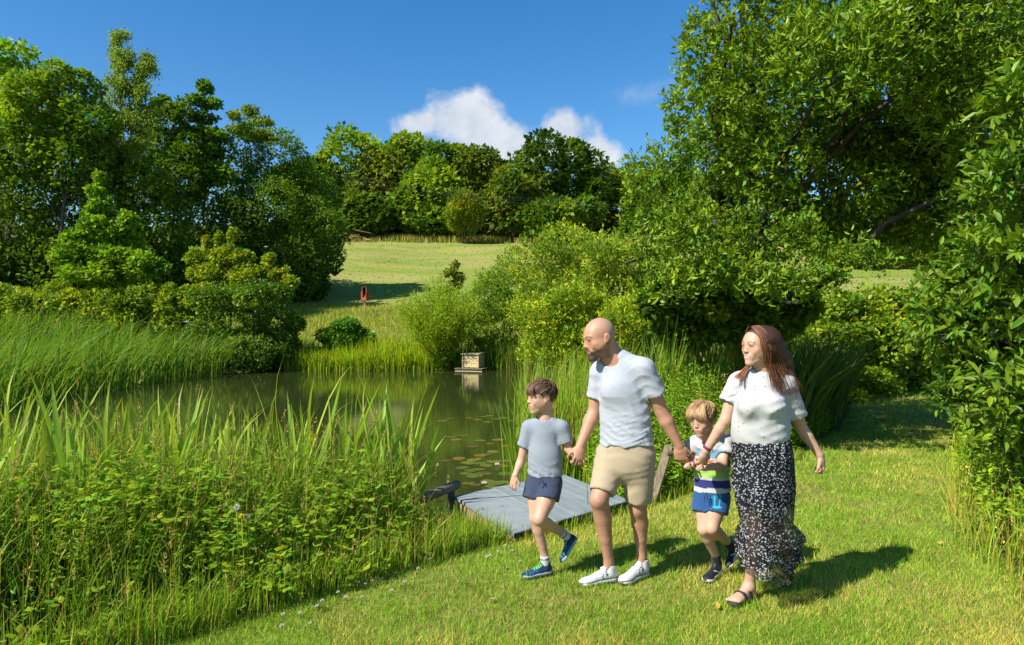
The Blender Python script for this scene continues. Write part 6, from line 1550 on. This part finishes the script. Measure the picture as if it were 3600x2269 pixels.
# ---------------------------------------------------------------- the woman
def make_woman():
    d0 = 4.40; J = lambda u, v, dy=0.0: P(u, v, d0+dy)
    face = nrm([-.28, -.96, 0]); skin = (.48, .282, .185)
    hd = Head(P(2664, 1219, d0-.03), (-.90, -.43, .02), (-.06, 0, 1), .246)
    S = Solid(); hd.add(S, jaw=.90, nose=.92, smile=1, female=True)
    nb = J(2684, 1318); chest = J(2678, 1390); pel = J(2678, 1600)
    S.u(cone(hd.w(0, -.15, -.18), nb, .046, .050), .02); S.u(cone(hd.w(0, -.05, -.33), nb, .040, .048), .03)
    rs, ls = J(2592, 1342, .06), J(2764, 1350, -.03)
    S.u(cone(rs, ls, .042, .042), .03); S.u(cone(nb, chest, .055, .11, (face, .68)), .03); S.u(cone(chest, pel, .115, .13, (face, .7)), .03)
    re, rw = J(2550, 1478, .03), J(2482, 1586, .07); le, lw = J(2818, 1506, .06), J(2882, 1600, .04)
    fz = lambda a, b, t: a+(b-a)*t
    S.limb([rs, fz(rs, re, .5), re, fz(re, rw, .28), rw], [.045, .042, .037, .037, .025])
    S.limb([ls, fz(ls, le, .5), le, fz(le, lw, .28), lw], [.045, .042, .036, .037, .025])
    hand(S, rw, J(2466, 1636, .10)-rw, (-.35, .9, -.1), .185, 1.2, side=(.9, -.3, 0))
    hand(S, lw, J(2893, 1635, .05)-lw, (-.75, .35, 0), .178, 1.05, side=(-.3, -1, .1))
    rh, lh = J(2648, 1620, .03), J(2712, 1620, -.03)
    rk, ra = J(2658, 1862, -.05), J(2634, 2060, .0); lk, la = J(2722, 1865, -.02), J(2776, 1975, .33)
    S.limb([rh, fz(rh, rk, .5), rk, fz(rk, ra, .3), fz(rk, ra, .62), ra], [.078, .068, .052, .052, .040, .030])
    S.limb([lh, fz(lh, lk, .5), lk, fz(lk, la, .3), la], [.078, .066, .051, .050, .030])
    # bare right foot in the sandal
    heel, toe = J(2648, 2108, .03), J(2566, 2116, -.11); heel[2] = .02; toe[2] = .022; L = np.linalg.norm(toe-heel); f = nrm(toe-heel); s = np.cross(UP, f)
    fp = lambda a, b, c: heel+L*(a*f+b*s+c*UP)
    S.u(cone(ra, fp(.14, 0, .16), .033, .034), .02); S.u(ell(fp(.12, 0, .10), np.array([.15, .12, .12])*L, np.stack([f, s, UP])), .02)
    S.u(cone(ra, fp(.60, .0, .12), .034, .030, (UP, .8)), .03); S.u(cone(fp(.15, 0, .10), fp(.72, 0, .075), .032, .040, (UP, .62)), .02)
    for i, (b, r_) in enumerate(((-.13, .012), (-.06, .0095), (.0, .009), (.06, .0085), (.12, .008))):
        S.u(cone(fp(.70, b*1.05, .07), fp(.92-.028*i, b*1.1, .06), r_, r_*.95), .006)
    h2, t2 = J(2780, 1985, .40), J(2760, 2012, .22)
    S.u(cone(la, J(2776, 2000, .28), .03, .026), .02)
    base = np.array([rk[0], d0, 0.0])
    def paint(V, C): hd.color(V, C, skin, lip=(.50, .18, .15), brow=(.15, .08, .05), teeth=(.085, .012), eye=(.04, .025, .02))
    fine = [(hd.c-.16, hd.c+.16, .0048)]
    for w in (rw, lw): fine.append((w-[.085, .08, .125], w+[.085, .08, .02], .005))
    fine.append((np.minimum(heel, toe)-[.05, .05, .02], np.maximum(heel, toe)+[.04, .04, .05], .0042))
    wo = body_obj(S, fine, skin, paint, 'person', 'long-haired person in white eyelet top and spotted black maxi skirt', base)
    # eyelet top
    T = Solid(); hem = J(2672, 1544)
    T.u(cone(J(2678, 1375), J(2672, 1470), .145, .170, (face, .70)), 0); T.u(cone(J(2672, 1470), J(2671, 1520), .170, .178, (face, .74)), .03)
    T.u(cone(J(2671, 1500), hem, .178, .160, (face, .76), True), .02)
    T.u(ell(J(2640, 1425, -.02)+face*.065, (.085, .07, .08)), .05); T.u(ell(J(2712, 1425, -.05)+face*.065, (.085, .07, .08)), .05)
    T.u(cone(J(2600, 1350, .05), J(2758, 1356, -.03), .052, .052), .05)
    T.u(cone(nb, rs, .055, .046), .05); T.u(cone(nb, ls, .055, .046), .05)
    se = J(2556, 1418, .04); T.u(cone(rs, se, .054, .060, None, True), .03); T.sub(cone(se+(rs-se)*.4, se+(se-rs)*.3, .043, .046), .003)
    se2 = J(2803, 1466, .03); T.u(cone(ls, se2, .056, .066, None, True), .03); T.sub(cone(se2+(ls-se2)*.3, se2+(se2-ls)*.2, .047, .051), .003)
    T.sub(cone(nb-[0, 0, .015], nb+(hd.w(0, -.1, -.2)-nb)*.9, .052, .064), .006)
    fA = folds(51, .0075, 6, [(.6, 0, 1), (-.5, 0, 1), (.1, 0, 1)], 1.7); fB = folds(52, .006, 9, [(-.7, 0, 1), (-.4, 0, 1)], 1.2)
    ax = J(2755, 1440, -.05)
    T.post = lambda X: fA(X)+fB(X)*np.exp(-((X-ax)**2).sum(1)/.012)
    garment(T, 'eyelet_top', 'eyelet', wo, (.43, .425, .41))
    # skirt: rows of (photo v, centre u, half width px, half depth m, fold count, fold depth m)
    rows = [(1528, 2677, 92, .115, 46, .003), (1560, 2677, 99, .135, 40, .006), (1620, 2680, 103, .150, 26, .009), (1700, 2683, 104, .158, 18, .012), (1760, 2688, 96, .160, 15, .013), (1822, 2694, 88, .162, 14, .012),
            (1836, 2694, 85, .158, 34, .006), (1850, 2697, 92, .170, 26, .013), (1890, 2703, 108, .205, 17, .026), (1930, 2700, 100, .215, 14, .032), (1965, 2697, 92, .215, 12, .034), (1985, 2694, 84, .215, 12, .036)]
    rr = np.array(rows, float); nt_, ns = 56, 220
    vq = np.concatenate([np.linspace(1528, 1836, 32), np.linspace(1840, 1985, nt_-32)])
    ip = [np.interp(vq, rr[:, 0], rr[:, c]) for c in range(1, 6)]
    th = np.linspace(0, 2*math.pi, ns, endpoint=False)
    k = d0/2461.0; sx = np.array([.97, -.24, 0]); sy = np.array([.24, .97, 0])
    V = []; r = np.random.default_rng(9); ph = r.uniform(0, 6, 8)
    for i in range(nt_):
        c = P(ip[0][i], vq[i], d0); hw = ip[1][i]*k; hdp = ip[2][i]
        # knee and shin push the cloth forward on the leading leg
        w = np.sin(th*ip[3][i]*.5+ph[0]+1.3*np.sin(th*3+ph[1]))*.6+.4*np.sin(th*ip[3][i]*.31+ph[2]+2.1*np.sin(th*2+ph[3]))
        t = (vq[i]-1528)/(1985-1528)
        lead = np.exp(-((np.angle(np.exp(1j*(th-4.45))))/.45)**2)*sstep(.1, .6, t)*.06
        rad = 1+0*th; off = w*ip[4][i]
        p = c+np.outer(np.cos(th)*(hw*rad+off), sx)+np.outer(np.sin(th)*(hdp+off+lead), sy)
        # hem: trailing panel sweeps down on the back right, lifted in front
        if vq[i] > 1836:
            g = (vq[i]-1836)/(1985-1836)
            tail = np.exp(-((np.angle(np.exp(1j*(th-5.35))))/.42)**2)
            p[:, 2] -= g*g*.135*tail; p[:, 0] += g*g*.035*tail; p[:, 1] += g*g*.10*tail
            side = np.exp(-((np.angle(np.exp(1j*(th-.15))))/.55)**2); p[:, 2] += g*g*.055*side; p[:, 0] += g*.03*side*(1-g)
            p[:, 2] += g*.012*np.sin(th*5+1)+g*.008*np.sin(th*13)
        V.append(p)
    V = np.concatenate(V); i = np.arange(nt_-1)[:, None]*ns; j = np.arange(ns)[None]; j2 = (j+1) % ns
    F = np.stack([i+j, i+j2, i+ns+j2, i+ns+j], -1).reshape(-1, 4)
    build('skirt', V, F, 'spotted', None, wo, True)
    # lining slip: shows through the sheer lower skirt down to the knee
    Z = Solid(); Z.u(cone(J(2678, 1600), J(2690, 1775, -.02), .146, .152, (face, .86), True), 0); Z.sub(cone(J(2688, 1740), J(2692, 1800), .135, .14, (face, .8)), 0)
    garment(Z, 'lining', 'cloth', wo, (.012, .012, .016), h=.014)
    # sandal
    def sandal(fp, L, A, heel, nm='sandal'):
        Z = Solid(); Z.u(slabcap(fp(.15, 0, 0), fp(.82, 0, 0), .165*L, .185*L, A[2], .045*L, .02*L), 0)
        V, F = Z.mesh(.004, smooth=1); o = build(nm, V, F, 'shoe', np.tile((.035, .030, .028), (len(V), 1)), wo, True)
        for a, hgt in ((.34, .30), (.56, .235)):
            V = []; m_ = 15
            for q in range(m_):
                an = math.pi*q/(m_-1); c = fp(a-.03*math.cos(an)*.5, 0, .03)
                for e_ in (-.055, .055):
                    V.append(c+L*(A[1]*(-math.cos(an))*.20+A[2]*math.sin(an)**.8*(hgt-.03)+A[0]*e_))
            V = np.array(V); V2 = V+A[2]*.006+0; n = len(V); F = []
            for q in range(m_-1):
                b = q*2; F += [(b, b+1, b+3, b+2), (n+b, n+b+2, n+b+3, n+b+1), (b, b+2, n+b+2, n+b), (b+1, n+b+1, n+b+3, b+3)]
            st = build('strap', np.concatenate([V, V2]), np.array(F), 'shoe', np.tile((.022, .021, .022), (2*n, 1)), o, True)
            mb = MB(); c = fp(a, .16, hgt*.62); mb.box(c, A[0], nrm(A[1]*.6+A[2]*-.8), nrm(A[1]*.8+A[2]*.6), .05*L, .035*L, .012*L, .004)
            mb.C = [np.tile((.05, .05, .05), (len(mb.V[0]), 1))]; mb.build('buckle', 'shoe', o, col=True)
        return o
    sandal(fp, L, np.stack([f, s, UP]), heel)
    f2 = nrm(t2-h2); up2 = nrm(np.array([-.2, -.75, .5])-f2*np.dot([-.2, -.75, .5], f2)); s2 = np.cross(up2, f2); L2 = .24
    sandal(lambda a, b, c: h2+L2*(a*f2+b*s2+c*up2), L2, np.stack([f2, s2, up2]), h2)
    # watch on the right wrist
    wd = nrm(rw-re); c = rw-wd*.022; a_ = nrm(np.cross(wd, face)); b_ = np.cross(wd, a_); m = MB(); V = []; n = 28
    Vb = []
    for q in range(n):
        an = 2*math.pi*q/n
        for (hh, ro) in ((-.009, .0285), (.009, .0285), (.009, .0315), (-.009, .0315)): Vb.append(c+wd*hh+ro*(math.cos(an)*a_+math.sin(an)*b_))
    Fb = [(q*4+e, q*4+(e+1) % 4, ((q+1) % n)*4+(e+1) % 4, ((q+1) % n)*4+e) for q in range(n) for e in range(4)]
    wt = build('wristband', np.array(Vb), np.array(Fb), 'shoe', np.tile((.13, .025, .055), (len(Vb), 1)), wo, True)
    m.box(c+.034*nrm(np.array([.75, -.6, .1])-wd*np.dot([.75, -.6, .1], wd)), nrm(np.cross(wd, [.75, -.6, .1])), wd, nrm(np.array([.75, -.6, .1])-wd*np.dot([.75, -.6, .1], wd)), .009, .011, .004, .003, (.42, .22, .14)); m.build('watch_case', 'shoe', wt, col=True)
    # hair: cap, fall behind the shoulder, loose locks over the other one
    lim = lambda r, f: np.interp(f, [-.6, -.1, .0, .08, .14, .20, .26, .32, .5], [-.6, -.55, -.40, -.24, -.05, .18, .36, .47, .50])
    dk = np.array([.026, .011, .006]); lt = np.array([.25, .096, .042])
    A = hd.w
    def vol(S2):
        S2.u(cone(A(.12, -.22, .18), J(2735, 1275, .02), .085, .085), .03); S2.u(cone(J(2735, 1275, .02), J(2775, 1345, -.01), .080, .050, (face, .6)), .03)
        S2.u(cone(A(-.22, -.15, .0), J(2690, 1300, .07), .05, .05), .03)
        S2.u(cone(A(.30, .02, .12), J(2702, 1270, -.06), .028, .030), .02)
        S2.sub(hd.e(.0, .62, -.05, .5, .38, .40), .01)
    hair = hair_cap(hd, lim, 1.09, .02, dk*1.6, wo, 6, amp=.004, h=.006, extra=vol)
    r = np.random.default_rng(77); cv = []; n = 700
    for i in range(n):
        al = math.radians(r.uniform(-95, 40)); q = np.clip((40-math.degrees(al))/135, 0, 1)
        p0 = np.array([.03+r.uniform(-.02, .05), .24-.62*q, .535-.35*(q-.3)**2-.10*max(q-.7, 0)])
        iv = 1.13+r.uniform(-.02, .05)
        p1 = np.array([.325*iv*math.cos(al), -.035+.375*iv*math.sin(al)-.02, .22]); p2 = np.array([.345*iv*math.cos(al)+.01, -.06+.37*iv*math.sin(al)-.06*(1-q), -.13])
        e = np.clip(.75*q+.3*r.random(), 0, 1)
        bk = r.random()*q; end = J(2712+106*e+r.normal(0, 8), 1340+50*r.random()+18*e, -.155+.05*e+.03*r.random()+.05*bk); mid = J(2696+70*e+r.normal(0, 4), 1278+16*r.random(), -.105+.04*e+.05*r.random()+.08*bk)
        ec = CC; er = CR; dm = nrm((p0-ec)/er*.55+(p1-ec)/er*.45+np.array([.25*math.cos(al), .25*math.sin(al), .1])); pm = ec+dm*er*iv
        pts = np.array([hd.c+hd.H*(p@hd.A) for p in (p0, pm, p1, p2)]+[mid, end]); tt = np.linspace(0, 5, 13)
        # Catmull-Rom through the guide points
        def cr(t):
            i0 = min(int(t), 4); u = t-i0; g = lambda m: pts[min(max(m, 0), 5)]
            a0, a1, a2, a3 = g(i0-1), g(i0), g(i0+1), g(i0+2)
            return .5*((2*a1)+(-a0+a2)*u+(2*a0-5*a1+4*a2-a3)*u*u+(-a0+3*a1-3*a2+a3)*u**3)
        cv.append([cr(t) for t in tt])
    cols = dk+(lt-dk)*np.clip(r.random((n, 1))**1.5, 0, 1)
    strands('hair_layer', np.array(cv), .0026, cols, hair)
    cv = []
    for i in range(70):     # locks blown over her right shoulder
        e = r.random(); a = A(-.20, -.05, -.18); m1 = J(2640+r.normal(0, 5), 1294+6*r.random(), -.02); m2 = J(2612-18*e+r.normal(0, 4), 1306+14*r.random(), -.04)
        en = J(2576+26*(1-e)+r.normal(0, 5), 1322+26*(1-e)*r.random()+6, -.05) if r.random() < .5 else J(2604+r.normal(0, 6), 1340+10*r.random(), -.075)
        t = np.linspace(0, 1, 12)[:, None]; cv.append((1-t)**3*a+3*t*(1-t)**2*m1+3*t*t*(1-t)*m2+t**3*en)
    strands('hair_lock', np.array(cv), .0022, lt*.6+lt*.8*r.random((70, 1)), hair)
    cv = []
    for i in range(46):     # strands along her other temple
        q = r.random(); a = np.array([-.01, .30-.3*q, .50]); b = np.array([-.26, .22-.2*q, .36]); c_ = np.array([-.33, .13-.15*q, .10]); e = np.array([-.31, .02-.15*q, -.25])
        t = np.linspace(0, 1, 10)[:, None]; cv.append(hd.c+hd.H*(((1-t)**3*a+3*t*(1-t)**2*b+3*t*t*(1-t)*c_+t**3*e)@hd.A))
    strands('hair_lock', np.array(cv), .0028, dk+(lt-dk)*r.random((46, 1)), hair)
    return wo
def people_mats():
    # white cotton with small punched eyelets
    m, t, o = mat('eyelet'); a = N(t, 'ShaderNodeAttribute', attribute_name='Col'); p = N(t, 'ShaderNodeBsdfPrincipled', i_Roughness=.9)
    p.inputs['Specular IOR Level'].default_value = .1
    tcn = N(t, 'ShaderNodeTexCoord'); vo = N(t, 'ShaderNodeTexVoronoi', i_Scale=34.0); vo.inputs['Randomness'].default_value = .75
    t.links.new(tcn.outputs['Object'], vo.inputs['Vector'])
    th = N(t, 'ShaderNodeMapRange'); t.links.new(vo.outputs['Distance'], th.inputs[0]); th.inputs[1].default_value = .10; th.inputs[2].default_value = .16
    mx = N(t, 'ShaderNodeMix', data_type='RGBA'); mx.inputs[6].default_value = (.16, .11, .08, 1); t.links.new(th.outputs[0], mx.inputs[0]); t.links.new(a.outputs['Color'], mx.inputs[7])
    t.links.new(mx.outputs[2], p.inputs['Base Color'])
    b = N(t, 'ShaderNodeBump', i_Strength=.5); b.inputs['Distance'].default_value = .002; t.links.new(th.outputs[0], b.inputs['Height']); t.links.new(b.outputs[0], p.inputs['Normal'])
    t.links.new(p.outputs[0], o.inputs[0])
    # black chiffon printed with pale spots; unlined and sheer below the knee
    m, t, o = mat('spotted'); p = N(t, 'ShaderNodeBsdfPrincipled', i_Roughness=.75); p.inputs['Specular IOR Level'].default_value = .2
    tcn = N(t, 'ShaderNodeTexCoord'); ns = N(t, 'ShaderNodeTexNoise', i_Scale=25.0); t.links.new(tcn.outputs['Object'], ns.inputs['Vector'])
    ad = N(t, 'ShaderNodeVectorMath', operation='MULTIPLY_ADD'); t.links.new(ns.outputs['Color'], ad.inputs[0]); ad.inputs[1].default_value = (.02, .02, .02); t.links.new(tcn.outputs['Object'], ad.inputs[2])
    vo = N(t, 'ShaderNodeTexVoronoi', i_Scale=70.0); vo.inputs['Randomness'].default_value = .9; t.links.new(ad.outputs[0], vo.inputs['Vector'])
    wv = N(t, 'ShaderNodeTexWhiteNoise'); t.links.new(vo.outputs['Position'], wv.inputs['Vector'])
    sz = ramp2(t, wv.outputs['Value'], .27, .43)
    sb = N(t, 'ShaderNodeMath', operation='SUBTRACT'); t.links.new(sz, sb.inputs[0]); t.links.new(vo.outputs['Distance'], sb.inputs[1])
    sp = N(t, 'ShaderNodeMapRange'); t.links.new(sb.outputs[0], sp.inputs[0]); sp.inputs[1].default_value = -.02; sp.inputs[2].default_value = .03
    mx = N(t, 'ShaderNodeMix', data_type='RGBA'); t.links.new(sp.outputs[0], mx.inputs[0]); mx.inputs[6].default_value = (.011, .011, .016, 1); mx.inputs[7].default_value = (.40, .40, .39, 1)
    t.links.new(mx.outputs[2], p.inputs['Base Color'])
    tl = N(t, 'ShaderNodeBsdfTranslucent'); t.links.new(mx.outputs[2], tl.inputs[0]); m1 = N(t, 'ShaderNodeMixShader'); m1.inputs[0].default_value = .25
    t.links.new(p.outputs[0], m1.inputs[1]); t.links.new(tl.outputs[0], m1.inputs[2])
    tr = N(t, 'ShaderNodeBsdfTransparent'); m2 = N(t, 'ShaderNodeMixShader')
    inv = ramp2(t, sp.outputs[0], 1.0, .2); sx_ = N(t, 'ShaderNodeSeparateXYZ'); t.links.new(tcn.outputs['Object'], sx_.inputs[0]); sheer = ramp2(t, sx_.outputs[2], .30, .04, .56, .66)
    mu = N(t, 'ShaderNodeMath', operation='MULTIPLY'); t.links.new(inv, mu.inputs[0]); t.links.new(sheer, mu.inputs[1]); t.links.new(mu.outputs[0], m2.inputs[0]); t.links.new(m1.outputs[0], m2.inputs[1]); t.links.new(tr.outputs[0], m2.inputs[2])
    t.links.new(m2.outputs[0], o.inputs[0])
people_mats()
make_man(); make_boy(); make_small_boy(); make_woman()
